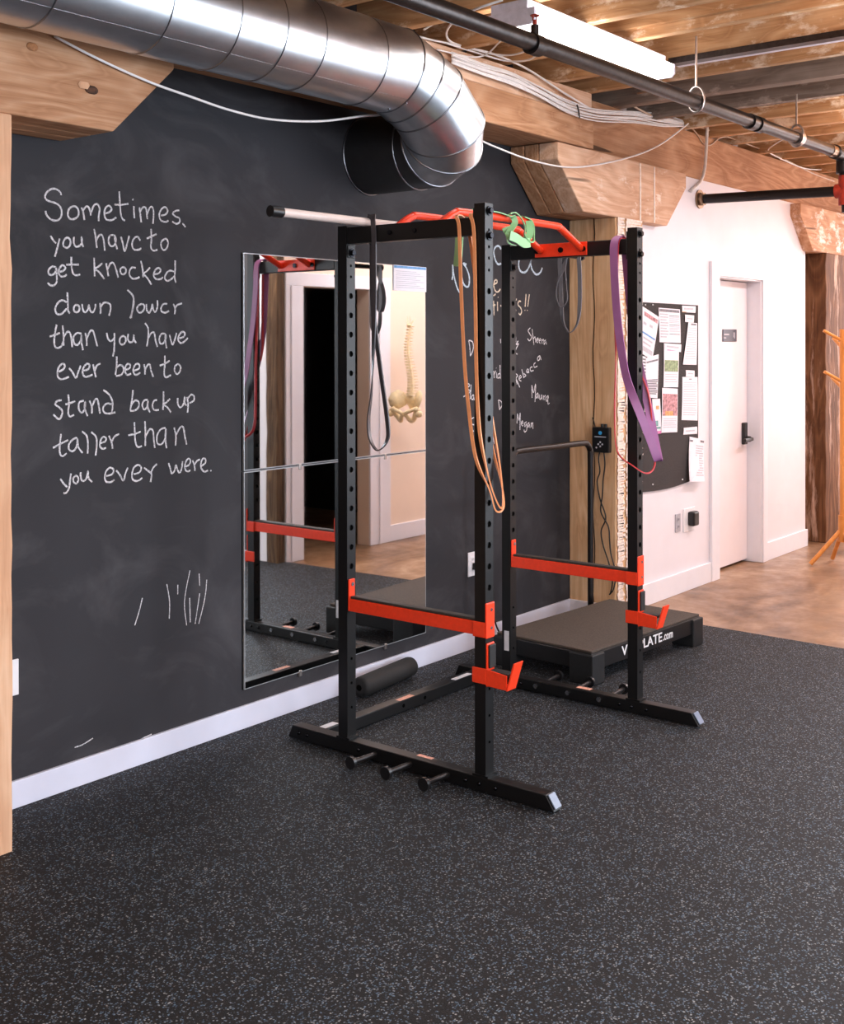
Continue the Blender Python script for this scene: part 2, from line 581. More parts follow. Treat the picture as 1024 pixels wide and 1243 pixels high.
def m_emit(name, col, st):
    t = NT(name)
    t.set((0.9, 0.9, 0.9, 1), 0.5)
    t.b.inputs['Emission Color'].default_value = col
    t.b.inputs['Emission Strength'].default_value = st
    return t.m


M['tube_light'] = m_emit('lit_diffuser', (1.0, 0.93, 0.88, 1), 7.0)
M['lamp_body'] = plain('white_lamp_housing', srgb(226, 220, 230), 0.4)

# ------------------------------------------------------------------ the setting
WW = -0.229       # front of the white wall
CEIL = 3.25


def struct(name, mb, mat, **kw):
    o = mb.build(name, mat, None, **kw)
    o['kind'] = 'structure'
    return o


struct('floor', MB().box((-4.1, -8.2, -0.12), (13.1, 3.0, -0.008)), M['concrete'])
mat = MB()
mat.prism([(-4.0, -8.0, -0.008), (6.165, -8.0, -0.008), (6.165, -2.57, -0.008), (6.235, -0.76, -0.008), (6.24, -0.235, -0.008), (5.99, -0.30, -0.008), (5.99, 0, -0.008), (-4.0, 0, -0.008)], (0, 0, 0.008))
struct('floor_rubber_mat', mat, M['rubber'])
wall_back = struct('wall_back', MB().box((-4.1, 0, -0.1), (6.33, 0.14, CEIL)), M['chalkboard'])
wr = MB()
wr.box((6.32, WW, -0.1), (7.556, 0.0, 2.685)).box((8.313, WW, -0.1), (9.209, 0.0, 2.685)).box((7.556, WW, 2.06), (8.313, 0.0, 2.685))
wr.box((6.32, 0.0, -0.1), (9.209, 0.14, CEIL))
struct('wall_back_white', wr, M['white_wall'])
struct('wall_back_far', MB().box((9.21, 0.0, -0.1), (13.1, 0.14, CEIL)), M['white_wall'])
struct('wall_left', MB().box((-4.1, -8.2, -0.1), (-4.0, 0.1, CEIL)), M['brown_wall'])
struct('wall_end', MB().box((13.0, -8.2, -0.1), (13.1, 0.1, CEIL)), M['white_wall'])
wf = MB()
xs = [-4.1]
for wx in WIN_X: xs += [wx - 0.85, wx + 0.85]
xs.append(13.1)
for i in range(0, len(xs), 2): wf.box((xs[i], -8.1, -0.1), (xs[i + 1], -7.95, CEIL))
for wx in WIN_X: wf.box((wx - 0.85, -8.1, -0.1), (wx + 0.85, -7.95, 0.8)).box((wx - 0.85, -8.1, 2.7), (wx + 0.85, -7.95, CEIL))
struct('wall_front', wf, M['brick_white'])
for i, wx in enumerate(WIN_X):
    fr = MB()
    for a in (-0.85, -0.03, 0.79): fr.box((wx + a, -8.0, 0.8), (wx + a + 0.06, -7.94, 2.7))
    for z in (0.8, 1.72, 2.64): fr.box((wx - 0.85, -8.0, z), (wx + 0.85, -7.94, z + 0.06))
    struct('window_%d' % (i + 1), fr, M['window_frame'])
# wall with the doorway that the mirror shows
YO = -2.53
ow = MB()
ow.box((6.15, YO - 0.12, -0.1), (6.336, YO, CEIL)).box((7.094, YO - 0.12, -0.1), (13.0, YO, CEIL)).box((6.336, YO - 0.12, 2.03), (7.094, YO, CEIL))
struct('wall_opposite', ow, M['warm_lit_wall'])
sw_ = MB()
ys_ = [-8.0] + [v for wy in reversed(SIDE_Y) for v in (wy - 0.75, wy + 0.75)] + [-2.64]
for k in range(0, len(ys_), 2): sw_.box((6.11, ys_[k], -0.1), (6.21, ys_[k + 1], CEIL))
for wy in SIDE_Y: sw_.box((6.11, wy - 0.75, -0.1), (6.21, wy + 0.75, 0.7)).box((6.11, wy - 0.75, 2.7), (6.21, wy + 0.75, CEIL))
struct('wall_side', sw_, M['side_grey'])
struct('trim_3', MB().box((6.085, -2.785, -0.0), (6.11, -2.645, CEIL - 0.3)), M['brick_white'])
for k, wy in enumerate(SIDE_Y):
    fr = MB()
    for a in (-0.75, -0.03, 0.69): fr.box((6.10, wy + a, 0.7), (6.14, wy + a + 0.06, 2.7))
    for z in (0.7, 1.67, 2.64): fr.box((6.10, wy - 0.75, z), (6.14, wy + 0.75, z + 0.06))
    struct('window_%d' % (k + 4), fr, M['window_frame'])
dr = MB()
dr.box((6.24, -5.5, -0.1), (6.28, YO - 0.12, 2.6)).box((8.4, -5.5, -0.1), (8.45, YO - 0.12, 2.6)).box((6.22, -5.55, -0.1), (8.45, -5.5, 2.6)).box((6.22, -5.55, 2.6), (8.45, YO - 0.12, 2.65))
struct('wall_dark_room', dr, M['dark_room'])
oc = MB()
oc.box((6.150, YO, -0.008), (6.336, YO + 0.018, 2.03)).box((7.094, YO, -0.008), (7.345, YO + 0.018, 2.03)).box((6.150, YO, 2.03), (7.345, YO + 0.018, 2.13))
oc.box((6.20, YO + 0.018, -0.008), (6.225, YO + 0.026, 2.03)).box((7.20, YO + 0.018, -0.008), (7.225, YO + 0.026, 2.03))
struct('door_2_casing', oc, M['trim'], bevel=0.004)
struct('baseboard_opposite', MB().box((7.345, YO, -0.008), (13.0, YO + 0.015, 0.125)), M['trim'], bevel=0.004)
# skirting boards
struct('baseboard_back', MB().box((-4.0, -0.015, 0), (5.995, 0, 0.094)), M['trim_daylit'], bevel=0.002)
struct('baseboard_post', MB().box((5.98, -0.24, 0), (5.995, -0.015, 0.094)), M['trim'], bevel=0.002)
struct('baseboard_back_white', MB().box((6.30, WW - 0.016, -0.008), (7.43, WW, 0.125)), M['trim'], bevel=0.003)
struct('baseboard_back_corner', MB().box((8.39, WW - 0.016, -0.008), (9.225, WW, 0.125)).box((9.209, WW, -0.008), (9.225, -0.05, 0.125)), M['trim'], bevel=0.003)
# the white door with its casing
dc = MB()
dc.box((7.43, WW - 0.022, -0.008), (7.556, WW, 2.155)).box((8.313, WW - 0.022, -0.008), (8.395, WW, 2.155)).box((7.556, WW - 0.022, 2.06), (8.313, WW, 2.155))
dc.box((7.536, WW - 0.005, -0.008), (7.556, -0.02, 2.06)).box((8.303, WW - 0.005, -0.008), (8.323, -0.02, 2.06)).box((7.556, WW - 0.005, 2.05), (8.313, -0.02, 2.07))
struct('trim_1', dc, M['trim'], bevel=0.004)
door = struct('door_1', MB().box((7.560, -0.13, 0.012), (8.300, -0.09, 2.045)), M['door'], bevel=0.003)
# lever lock on the door leaf
lk = MB().box((8.195, -0.155, 0.86), (8.255, -0.13, 1.02))
lk.cyl((8.225, -0.13, 0.90), (8.225, -0.19, 0.90), 0.022)
lock = lk.build('door_lock', M['plastic_black'], door, bevel=0.006)
MB().box((8.10, -0.205, 0.888), (8.245, -0.185, 0.912)).build('lever', M['plastic_black'], lock, bevel=0.006)
# ceiling: boards and joists
ceiling = struct('ceiling', MB().box((-4.1, -8.2, CEIL), (13.1, 0.14, CEIL + 0.05)), M['deck'])
jx = -3.6
JX = []
while jx < 12.9:
    JX.append(jx)
    jx += 0.425
for i, x in enumerate(JX):
    x = 4.945 + (i - 20) * 0.425
    dz = random.uniform(-0.012, 0.012)
    mname = 'joist_grey' if i in (23, 24) else 'joist'
    w = 0.055 if i not in (23,) else 0.09
    struct('ceiling_joist', MB().box((x - w, -7.95, 2.995 + dz), (x, -0.06, CEIL)), M[mname], bevel=0.004)
    if i in (20, 16, 25):   # sistered board
        struct('ceiling_joist', MB().box((x - w - 0.035, -7.95, 3.05), (x - w, -0.75, CEIL - 0.02)), M['joist'], bevel=0.003)

# ------------------------------------------------------------------ heavy timber: beam, posts, bolsters
YP = -0.312


def bolster(name, label, cx, mat):
    t = thing(name, label, 'timber bracket', (cx, YP / 2, 2.33), 'sloping timbers on top of the posts')
    zt, zb = 2.675, 2.325
    w1, w2 = 0.77, 0.505
    mb = MB()
    # three planks side by side make the block, as seen on its bevelled end
    mb.prism([(cx - w1, YP, zt), (cx - w1, YP, zt - 0.09), (cx - w2, YP, zb), (cx + w2, YP, zb), (cx + w1, YP, zt - 0.09), (cx + w1, YP, zt)], (0, 0.12, 0))
    o = mb.build('front_plank', mat, t, bevel=0.006)
    mb = MB()
    for k in range(2):
        y0 = YP + 0.124 + k * 0.092
        mb.prism([(cx - w1, y0, zt), (cx - w1, y0, zt - 0.09), (cx - w2, y0, zb), (cx + w2, y0, zb), (cx + w1, y0, zt - 0.09), (cx + w1, y0, zt)], (0, 0.088, 0))
    mb.build('back_plank', M['fir'], t, bevel=0.006)
    return t


def post(name, label, x0, x1, y0, y1, mat, mat2=None, zt=2.325, wob=0.004):
    t = thing(name, label, 'post', ((x0 + x1) / 2, (y0 + y1) / 2, 0))
    n = 24
    R = []
    for i in range(n + 1):
        z = -0.008 + (zt + 0.008) * i / n
        j = lambda: random.uniform(-wob, wob)
        R.append([Vector((x0 + j(), y0 + j(), z)), Vector((x1 + j(), y0 + j(), z)), Vector((x1, y1, z)), Vector((x0 + j(), y1, z))])
    MB().rings(R).build('timber', mat, t, bevel=0.006)
    return t


pl = post('timber_post', 'pale pine timber post at the left edge of the frame before the black wall', 1.785, 2.115, YP, -0.005, M['post_left'])
pm = post('timber_post', 'tan timber post with white paint down its edge, right of the chalk names', 5.995, 6.32, YP, -0.002, M['post'], wob=0.002)
mbx = MB()
for i in range(140):                               # flaking white paint on the narrow front face
    z = 0.1 + i * 0.0159
    a, b = 6.0 + random.uniform(0, 0.012), 6.085 + random.uniform(-0.018, 0.01)
    mbx.prism([(a, YP - 0.0075, z), (b, YP - 0.0075, z + random.uniform(-.01, .01)), (b + random.uniform(-.012, .008), YP - 0.0075, z + 0.0165), (a + random.uniform(-.004, .006), YP - 0.0075, z + 0.0165)], (0, 0.001, 0))
    a, b = 6.10 + random.uniform(0, 0.018), 6.30 + random.uniform(-0.05, 0.012)
    mbx.prism([(a, YP - 0.0075, z), (b, YP - 0.0075, z + random.uniform(-.01, .01)), (b + random.uniform(-.012, .008), YP - 0.0075, z + 0.0165), (a + random.uniform(-.004, .006), YP - 0.0075, z + 0.0165)], (0, 0.001, 0))
mbx.build('flaking_white_paint', M['paint_streak'], pm)['label'] = 'flaking white paint'
crack = MB()
for i in range(24):
    z = 0.05 + i * 0.095
    y = -0.172 + 0.006 * math.sin(i * 1.3)
    crack.prism([(5.9915, y, z), (5.9915, y + 0.004, z), (5.9915, y + 0.004 + 0.006 * (math.sin((i + 1) * 1.3) - math.sin(i * 1.3)), z + 0.096), (5.9915, y + 0.006 * (math.sin((i + 1) * 1.3) - math.sin(i * 1.3)), z + 0.096)], (0.003, 0, 0))
crack.build('crack', M['hole'], pm)
pr = post('timber_post', 'dark weathered timber post behind the coat stand at the right edge', 9.44, 9.98, YP, -0.02, M['old_post'], wob=0.004)
bolster('wood_corbel', 'slope-ended wood corbel under the duct in the top left corner', 2.0, M['fir'])
kn = bpy.data.objects['wood_corbel']
MB().sphere((2.415, YP - 0.001, 2.452), 0.022, 14, (1.25, 0.16, 0.7)).build('knot', M['knot'], kn, smooth='all')
MB().sphere((2.385, YP - 0.002, 2.462), 0.020, 8, (1.2, 0.2, 0.8)).build('splinter', M['post_left'], kn)
MB().sphere((2.19, YP - 0.001, 2.552), 0.018, 14, (1.2, 0.12, 0.8)).build('knot', M['knot_light'], kn, smooth='all')
bm_ = bolster('wood_corbel', 'slope-ended wood corbel on the middle post, above the rack', 6.14, M['bolster'])
for x in (6.285, 6.465):                            # two white paint lines down the bolster
    s = MB().box((x, YP - 0.004, 2.33), (x + 0.012, YP + 0.001, 2.668)).build('paint_line', M['paint_streak'], bm_)
bolster('wood_corbel', 'slope-ended wood corbel with white paint patches at the right edge', 9.66, M['corbel_flaked'])


def beam(label, x0, x1, y0, y1, z0, z1, mat, split=None):
    t = thing('ceiling_beam', label, 'beam', ((x0 + x1) / 2, (y0 + y1) / 2, z0))
    if split:
        MB().box((x0, y0, z0), (x1, y1, split - 0.002)).build('lower_timber', mat, t, bevel=0.006)
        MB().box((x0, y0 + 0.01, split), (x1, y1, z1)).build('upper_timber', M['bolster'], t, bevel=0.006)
    else:
        MB().box((x0, y0, z0), (x1, y1, z1)).build('timber', mat, t, bevel=0.008)
    return t


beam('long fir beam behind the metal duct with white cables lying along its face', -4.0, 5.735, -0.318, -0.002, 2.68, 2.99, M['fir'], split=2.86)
beam('long fir beam over the white wall, running to the right edge', 5.737, 12.9, -0.222, -0.002, 2.686, 2.99, M['fir'])
# post the mirror shows beside the doorway
post('timber_post', 'brown timber post beside the dark doorway, seen in the mirror', 6.07, 6.146, -2.64, YO + 0.005, M['mirror_post'], zt=CEIL, wob=0.004)

# ------------------------------------------------------------------ the power rack
XA, XB, YB, YF = 3.4138, 4.5456, -0.5605, -1.2171
TW = 0.049
rack = thing('power_rack', 'black steel power rack with red bars standing before the wall mirror', 'power rack', ((XA + XB) / 2, -0.87, 0))


def upright(x, yf, ztop, big, small):
    """square tube whose front and rear faces carry a column of real holes"""
    mb = MB()
    y0, y1, x1 = yf, yf + TW - 0.002, x + TW
    z0 = 0.059
    holes = sorted([(z, 0.0115) for z in big] + [(z, 0.006) for z in small])
    bm = mb.bm

    def quad(p):
        bm.faces.new([bm.verts.new(q) for q in p])
    quad([(x, y1, z0), (x, y0, z0), (x, y0, ztop), (x, y1, ztop)])
    quad([(x1, y0, z0), (x1, y1, z0), (x1, y1, ztop), (x1, y0, ztop)])
    quad([(x, y0, ztop), (x1, y0, ztop), (x1, y1, ztop), (x, y1, ztop)])
    xc = (x + x1) / 2
    h = TW / 2
    n = 16
    for y, dy in ((y0, 0.012), (y1, -0.012)):
        zs = z0
        for z, r in holes:
            c0, c1 = z - 0.02, z + 0.02
            quad([(x, y, zs), (x1, y, zs), (x1, y, c0), (x, y, c0)])
            O, I, D = [], [], []
            for k in range(n):
                a = 2 * math.pi * k / n
                ca, sa = math.cos(a), math.sin(a)
                m = 1 / max(abs(ca) / h, abs(sa) / 0.02)
                if abs(abs(math.tan(a)) - 1) < 0.02:
                    O.append((xc + math.copysign(h, ca), y, z + math.copysign(0.02, sa)))
                else:
                    O.append((xc + ca * m, y, z + sa * m))
                I.append((xc + ca * r, y, z + sa * r))
                D.append((xc + ca * r, y + dy, z + sa * r))
            for k in range(n):
                j = (k + 1) % n
                quad([O[k], O[j], I[j], I[k]])
                quad([I[k], I[j], D[j], D[k]])
            quad(D)
            zs = c1
        quad([(x, y, zs), (x1, y, zs), (x1, y, ztop), (x, y, ztop)])
    bmesh.ops.remove_doubles(bm, verts=bm.verts, dist=1e-5)
    return mb


BIG = [1.787 - 0.0754 * k for k in range(15)]
SMALL = [2.005, 1.945, 1.905, 1.862, 0.37, 0.275, 0.18]
UP = {}
for key, x, y, zt in (('nf', XA, YF, 2.10), ('nb', XA, YB, 2.059), ('ff', XB, YF, 2.10), ('fb', XB, YB, 2.059)):
    sm = [z for z in SMALL if z < zt - 0.03 and not (y == YB and z > 1.95)]
    u = upright(x, y, zt, BIG, sm).build('upright', M['black_steel'], rack)
    UP[key] = u
    bz = (2.073, 1.985) if y == YF else (1.955,)
    for z in bz:
        if y == YB:
            pl_ = MB().box((x + 0.004, y - 0.004, 1.935), (x + TW - 0.004, y, 1.985)).build('bolt_plate', M['black_steel'], u, bevel=0.002)
        yy = y - (0.004 if y == YB else 0)
        MB().cyl((x + TW / 2, yy, z), (x + TW / 2, yy - 0.004, z), 0.017, 20).cyl((x + TW / 2, yy - 0.004, z), (x + TW / 2, yy - 0.014, z), 0.011, 6).build('bolt', M['bolt'], u)
    MB().box((x - 0.004, y - 0.012, 0.058), (x + TW + 0.006, y + TW + 0.006, 0.066)).build('base_plate', M['black_steel'], u)

for x, lab in ((XA, 'near'), (XB, 'far')):
    tb = MB().box((x, YF + TW, 1.988), (x + 0.045, YB, 2.053)).build('top_beam', M['black_steel'], rack, bevel=0.004)
    for y in (-0.78, -0.90) if x == XA else ():
        MB().cyl((x - 0.001, y, 2.02), (x - 0.008, y, 2.02), 0.009, 8).build('bolt', M['bolt'], tb)
    MB().box((x + 0.002, YF + TW, 1.965), (x + TW - 0.002, YF + TW + 0.006, 2.085)).build('end_plate', M['black_steel'], tb, bevel=0.002)
    # foot: long rail with slanted ends
    ft = MB().prism([(x - 0.002, -0.239, 0.006), (x - 0.002, -1.503, 0.006), (x - 0.002, -1.468, 0.058), (x - 0.002, -0.262, 0.058)], (0.052, 0, 0)).build('foot_rail', M['black_steel'], rack, bevel=0.003)
    cap = MB().prism([(x + 0.004, -1.5012, 0.014), (x + 0.044, -1.5012, 0.014), (x + 0.044, -1.4725, 0.056), (x + 0.004, -1.4725, 0.056)], (0, -0.004, 0.0027)).build('end_cap', M['cap_grey'], ft, bevel=0.001)
    for y in (-0.34, -0.86, -1.40):
        MB().box((x + 0.004, y - 0.03, 0.0), (x + 0.044, y + 0.03, 0.008)).build('rubber_pad', M['rubber_pad'], ft)
    for y in (-0.30, -0.345, -0.62, -1.13, -1.19, -1.26):
        MB().sphere((x - 0.002, y, 0.033), 0.008, 10).build('bolt', M['bolt'], ft, smooth='all')
    if x == XB:
        for y in (-0.70, -0.87, -1.03):
            MB().cyl((x - 0.002, y, 0.034), (x - 0.007, y, 0.034), 0.011, 14).build('bolt', M['bright_bolt'], ft)
    sgn = -1 if x == XA else 1
    x0 = x - 0.002 if x == XA else x + 0.05
    for y in (-0.705, -0.875, -1.05):
        pg = MB().cyl((x0, y, 0.034), (x0 + sgn * 0.14, y, 0.04), 0.0105, 18).build('weight_peg', M['iron_black'], ft, smooth=True)
        MB().cyl((x0 + sgn * 0.132, y, 0.04), (x0 + sgn * 0.146, y, 0.04), 0.0235, 22).build('peg_cap', M['plastic_black'], pg, smooth=True)
MB().box((XA + 0.03, -0.95, 0.058), (XA + 0.049, -0.88, 0.0586)).build('label_sticker', M['sticker_orange'], rack)
MB().box((XB + 0.02, -0.97, 0.058), (XB + 0.049, -0.90, 0.0586)).build('label_sticker', M['sticker_orange'], rack)
MB().box((XB - 0.0012, YB + 0.008, 0.170), (XB, YB + 0.034, 0.262)).build('label_sticker', M['sticker_white'], UP['fb'])
cm = MB().box((XA + 0.05, -0.405, 0.006), (XB - 0.002, -0.353, 0.056)).build('rear_crossmember', M['black_steel'], rack, bevel=0.003)
MB().box((XA + 0.052, -0.395, 0.0562), (XA + 0.13, -0.362, 0.0568)).build('label_sticker', M['sticker_white'], cm)
MB().box((3.93, -0.402, 0.0562), (4.03, -0.375, 0.0568)).build('label_sticker', M['sticker_orange'], cm)
MB().box((4.33, -0.402, 0.0562), (4.46, -0.375, 0.0568)).build('label_sticker', M['sticker_white'], cm)
for xx in (3.62, 3.95, 4.10):
    MB().cyl((xx, -0.4045, 0.032), (xx, -0.4065, 0.032), 0.008, 14).build('bolt_hole', M['hole'], cm)
# red pull-up bars on bolted plates
for x, xo in ((XA + 0.045, 0.006), (XB - 0.006, 0.006)):
    br = MB().box((x, -0.972, 1.992), (x + xo, -0.700, 2.052)).build('pull_up_bracket', M['red_steel'], rack, bevel=0.002)
    for y in (-0.712, -0.84, -0.955):
        xs_ = x - 0.001 if x > 4 else x + xo + 0.001
        dd = -0.008 if x > 4 else 0.008
        MB().cyl((xs_, y, 2.02), (xs_ + dd, y, 2.02), 0.012, 16).build('bolt', M['bolt'], br)
for y, yo in ((-0.945, -0.945), (-0.735, -0.735)):
    pth = [(XA + 0.055, yo, 2.025), (XA + 0.14, yo, 2.075), (XA + 0.19, y, 2.098), (XA + 0.24, y, 2.105), (4.0, y, 2.106), (XB - 0.23, y, 2.105), (XB - 0.185, y, 2.098), (XB - 0.13, yo, 2.075), (XB - 0.006, yo, 2.020)]
    MB().tube(pth, 0.0155, 18, smooth_path=5).build('pull_up_bar', M['red_steel'], rack, smooth='all')
# red safety bars
for x, zb, zt in ((XA, 0.560, 0.614), (XB, 0.562, 0.618)):
    sb = MB().box((x + 0.002, YF + TW - 0.008, zb), (x + 0.042, YB - 0.004, zt - 0.005)).build('safety_bar', M['red_steel'], rack, bevel=0.003)
    MB().box((x + 0.004, YF + TW - 0.002, zt - 0.005), (x + 0.040, YB - 0.012, zt + 0.005)).build('rubber_top', M['dusty_rubber'], sb, bevel=0.003)
    MB().box((x + 0.001, YB - 0.009, zb), (x + 0.036, YB - 0.002, zt + 0.07)).build('rear_bracket', M['red_steel'], sb, bevel=0.003)
    MB().cyl((x + 0.02, YB - 0.009, zt + 0.05), (x + 0.02, YB - 0.012, zt + 0.05), 0.008, 14).build('bolt', M['bright_bolt'], sb)
    MB().box((x - 0.006, YF - 0.001, zb - 0.004), (x, YF + TW + 0.004, zt - 0.003)).build('side_bracket', M['red_steel'], sb, bevel=0.003)
    MB().box((x - 0.006, YF - 0.008, zb - 0.006), (x + 0.047, YF - 0.001, zt + 0.066)).build('front_bracket', M['red_steel'], sb, bevel=0.004)
    for z in (zt + 0.04, zb + 0.03):
        MB().cyl((x + 0.024, YF - 0.008, z), (x + 0.024, YF - 0.011, z), 0.006, 12).build('bolt', M['bright_bolt'], sb)
    # hook that holds the barbell
    jz = 0.392
    jh = MB().box((x - 0.001, YF - 0.008, jz - 0.01), (x + 0.046, YF - 0.001, jz + 0.145)).build('bar_hook', M['red_steel'], rack, bevel=0.004)
    MB().box((x + 0.004, YF - 0.016, jz + 0.056), (x + 0.044, YF - 0.008, jz + 0.14)).build('rubber_pad', M['rubber_pad'], jh, bevel=0.004)
    MB().box((x - 0.007, YF - 0.006, jz), (x, YF + TW + 0.006, jz + 0.056)).build('side_plate', M['red_steel'], jh, bevel=0.003)
    MB().prism([(x - 0.006, YF - 0.004, jz + 0.056), (x - 0.006, YF - 0.004, jz - 0.004), (x - 0.006, YF - 0.092, jz - 0.006), (x - 0.006, YF - 0.094, jz + 0.046)], (0.006, 0, 0)).build('cheek_plate', M['red_steel'], jh, bevel=0.002)
    MB().box((x, YF - 0.092, jz - 0.006), (x + 0.048, YF - 0.006, jz + 0.002)).build('shelf_plate', M['red_steel'], jh, bevel=0.002)
    MB().box((x, YF - 0.094, jz + 0.038), (x + 0.046, YF - 0.010, jz + 0.05)).build('rubber_rest', M['rubber_pad'], jh, bevel=0.003)
    MB().prism([(x - 0.006, YF - 0.090, jz - 0.008), (x - 0.006, YF - 0.096, jz - 0.008), (x - 0.006, YF - 0.128, jz + 0.094), (x - 0.006, YF - 0.121, jz + 0.094)], (0.056, 0, 0)).build('lip', M['red_steel'], jh, bevel=0.002)

# ------------------------------------------------------------------ things hanging on the rack
pv = thing('pvc_pipe', 'white plastic pipe with black cap sticking out over the left end of the rack', 'pipe', (3.0, -0.655, 2.07))
MB().cyl((2.99, -0.62, 2.0715), (3.95, -0.652, 2.0705), 0.0165, 22).build('tube', M['pvc'], pv, smooth=True)
for a, b in ((2.945, 3.0), (3.94, 3.99)):
    MB().cyl((a, -0.619 - (a - 2.99) * 0.033, 2.0715), (b, -0.619 - (b - 2.99) * 0.033, 2.0715), 0.0205, 22).build('end_cap', M['plastic_black'], pv, smooth=True, bevel=0.002)

YD, XD = (0, 1, 0), (1, 0, 0)
VIEW = (0.76, 0.65, 0)
SIDE = (-0.65, 0.76, 0)


def strap(name, label, pts, width, thick, mat, group='elastic bands hanging on the rack'):
    o = MB().ribbon(pts, width, thick, True, 7).build(name, mat, None, smooth=True)
    return tag(o, label, 'resistance band', group)


yb = -0.705
strap('resistance_band', 'grey elastic band hung at the left end of the rack in front of the mirror', [
    ((XA - 0.006, yb, 2.00), YD), ((XA - 0.006, yb, 1.75), YD), ((XA - 0.004, yb + 0.006, 1.58), (0.4, 1, 0)), ((XA + 0.0, yb + 0.018, 1.42), (0.9, 0.5, 0)), ((XA + 0.0, yb + 0.034, 1.31), (1, 0.28, 0)),
    ((XA + 0.01, yb + 0.034, 1.235), (1, 0.28, 0)), ((XA + 0.015, yb + 0.000, 1.193), (1, 0.5, 0)), ((XA + 0.03, yb - 0.034, 1.235), (0.4, 1, 0)), ((XA + 0.035, yb - 0.030, 1.31), (0.2, 1, 0)), ((XA + 0.045, yb + 0.012, 1.5), (0.2, 1, 0)),
    ((XA + 0.052, yb + 0.056, 1.75), YD), ((XA + 0.052, yb + 0.060, 2.02), YD), ((XA + 0.046, yb + 0.06, 2.07), YD), ((XA + 0.03, yb + 0.05, 2.092), YD), ((XA + 0.012, yb + 0.02, 2.092), YD), ((XA - 0.004, yb + 0.006, 2.065), YD)], 0.021, 0.005, M['band_mid'])

yo = -1.118
q = lambda px, py, v: tuple(at(px, py, 'X', v))
strap('resistance_band', 'long thin orange elastic band looped round the front post of the rack', [
    (q(557, 276, XA - .008), YD), (q(559, 340, XA - .008), YD), (q(563, 430, XA - .010), YD), (q(568, 490, XA - .014), YD), (q(577, 555, XA - .02), YD), ((3.400, -1.245, 1.085), VIEW), ((3.415, -1.262, 1.012), VIEW), ((3.455, -1.268, 1.022), VIEW), ((3.474, -1.245, 1.10), VIEW), ((3.484, -1.19, 1.26), YD), ((3.478, -1.16, 1.5), YD), ((3.470, -1.14, 1.9), YD), ((3.470, -1.15, 2.04), YD), ((3.44, -1.153, 2.062), YD), ((3.408, -1.158, 2.058), YD),
    (q(575, 283, XA - .008), YD), (q(577, 380, XA - .008), YD), (q(578, 450, XA - .010), YD), (q(582, 525, XA - .02), YD), ((3.402, -1.243, 1.12), VIEW), ((3.425, -1.268, 1.028), VIEW), ((3.458, -1.262, 1.038), VIEW), ((3.480, -1.235, 1.16), VIEW), ((3.49, -1.18, 1.4), YD), ((3.478, -1.12, 1.9), YD), ((3.468, -1.10, 2.03), YD), ((3.44, -1.095, 2.062), YD), ((3.408, -1.095, 2.058), YD)], 0.0125, 0.005, M['band_orange'])

MB().cyl((XB + 0.045, -0.655, 2.026), (5.03, -0.655, 2.026), 0.0125, 18).cyl((5.022, -0.655, 2.026), (5.036, -0.655, 2.026), 0.019, 18).build('band_peg', M['iron_black'], rack, smooth=True)
xg = 4.96
strap('resistance_band', 'grey elastic band looped twice from a peg behind the far rack beam', [
    ((xg - 0.014, -0.585, 2.02), YD), ((xg - 0.012, -0.587, 1.90), YD), ((xg - 0.010, -0.590, 1.78), YD), ((xg - 0.006, -0.600, 1.70), (.6, .8, 0)), ((xg + 0.0, -0.632, 1.655), VIEW), ((xg + 0.01, -0.668, 1.70), (.6, .8, 0)), ((xg + 0.016, -0.678, 1.80), YD), ((xg + 0.018, -0.676, 1.95), YD), ((xg + 0.014, -0.670, 2.028), YD), ((xg + 0.006, -0.655, 2.043), XD),
    ((xg - 0.006, -0.630, 2.038), XD), ((xg - 0.010, -0.600, 1.97), YD), ((xg - 0.012, -0.570, 1.90), VIEW), ((xg - 0.012, -0.562, 1.83), VIEW), ((xg - 0.008, -0.585, 1.778), VIEW), ((xg - 0.004, -0.618, 1.81), VIEW), ((xg + 0.0, -0.612, 1.88), VIEW), ((xg + 0.0, -0.598, 1.97), YD), ((xg - 0.004, -0.630, 2.042), XD), ((xg - 0.012, -0.612, 2.04), XD)], 0.022, 0.004, M['band_grey'])

strap('resistance_band', 'wide purple elastic band hanging at the front right post of the rack', [
    ((4.522, -1.118, 2.03), YD), ((4.518, -1.122, 1.90), YD), ((4.513, -1.138, 1.72), YD), ((4.508, -1.165, 1.55), YD), ((4.508, -1.19, 1.44), YD), ((4.52, -1.235, 1.32), SIDE), ((4.545, -1.275, 1.20), SIDE), ((4.562, -1.300, 1.118), SIDE), ((4.575, -1.302, 1.105), SIDE), ((4.585, -1.285, 1.16), SIDE), ((4.606, -1.235, 1.34), SIDE), ((4.612, -1.17, 1.60), YD), ((4.610, -1.14, 1.85), YD), ((4.604, -1.125, 2.03), YD), ((4.588, -1.122, 2.062), YD), ((4.56, -1.12, 2.066), YD)], 0.036, 0.005, M['band_purple'])

strap('resistance_band', 'narrow red elastic band looped round the front right post behind the purple band', [
    ((4.537, -1.125, 2.00), YD), (q(748, 345, 4.534), YD), (q(747, 380, 4.530), YD), (q(747, 450, 4.522), (1, 0.3, 0)), (q(746, 505, 4.518), (1, 0.2, 0)), (q(749, 548, 4.516), VIEW), ((4.515, -1.215, 1.075), VIEW), ((4.545, -1.262, 1.045), VIEW), ((4.585, -1.278, 1.075), VIEW), ((4.603, -1.265, 1.16), VIEW), ((4.607, -1.24, 1.38), (1, 0.3, 0)), ((4.606, -1.165, 1.55), YD), ((4.602, -1.155, 1.80), YD), ((4.600, -1.15, 2.02), YD), ((4.588, -1.148, 2.05), YD), ((4.56, -1.142, 2.057), YD), ((4.541, -1.13, 2.05), YD)], 0.014, 0.005, M['band_red'])

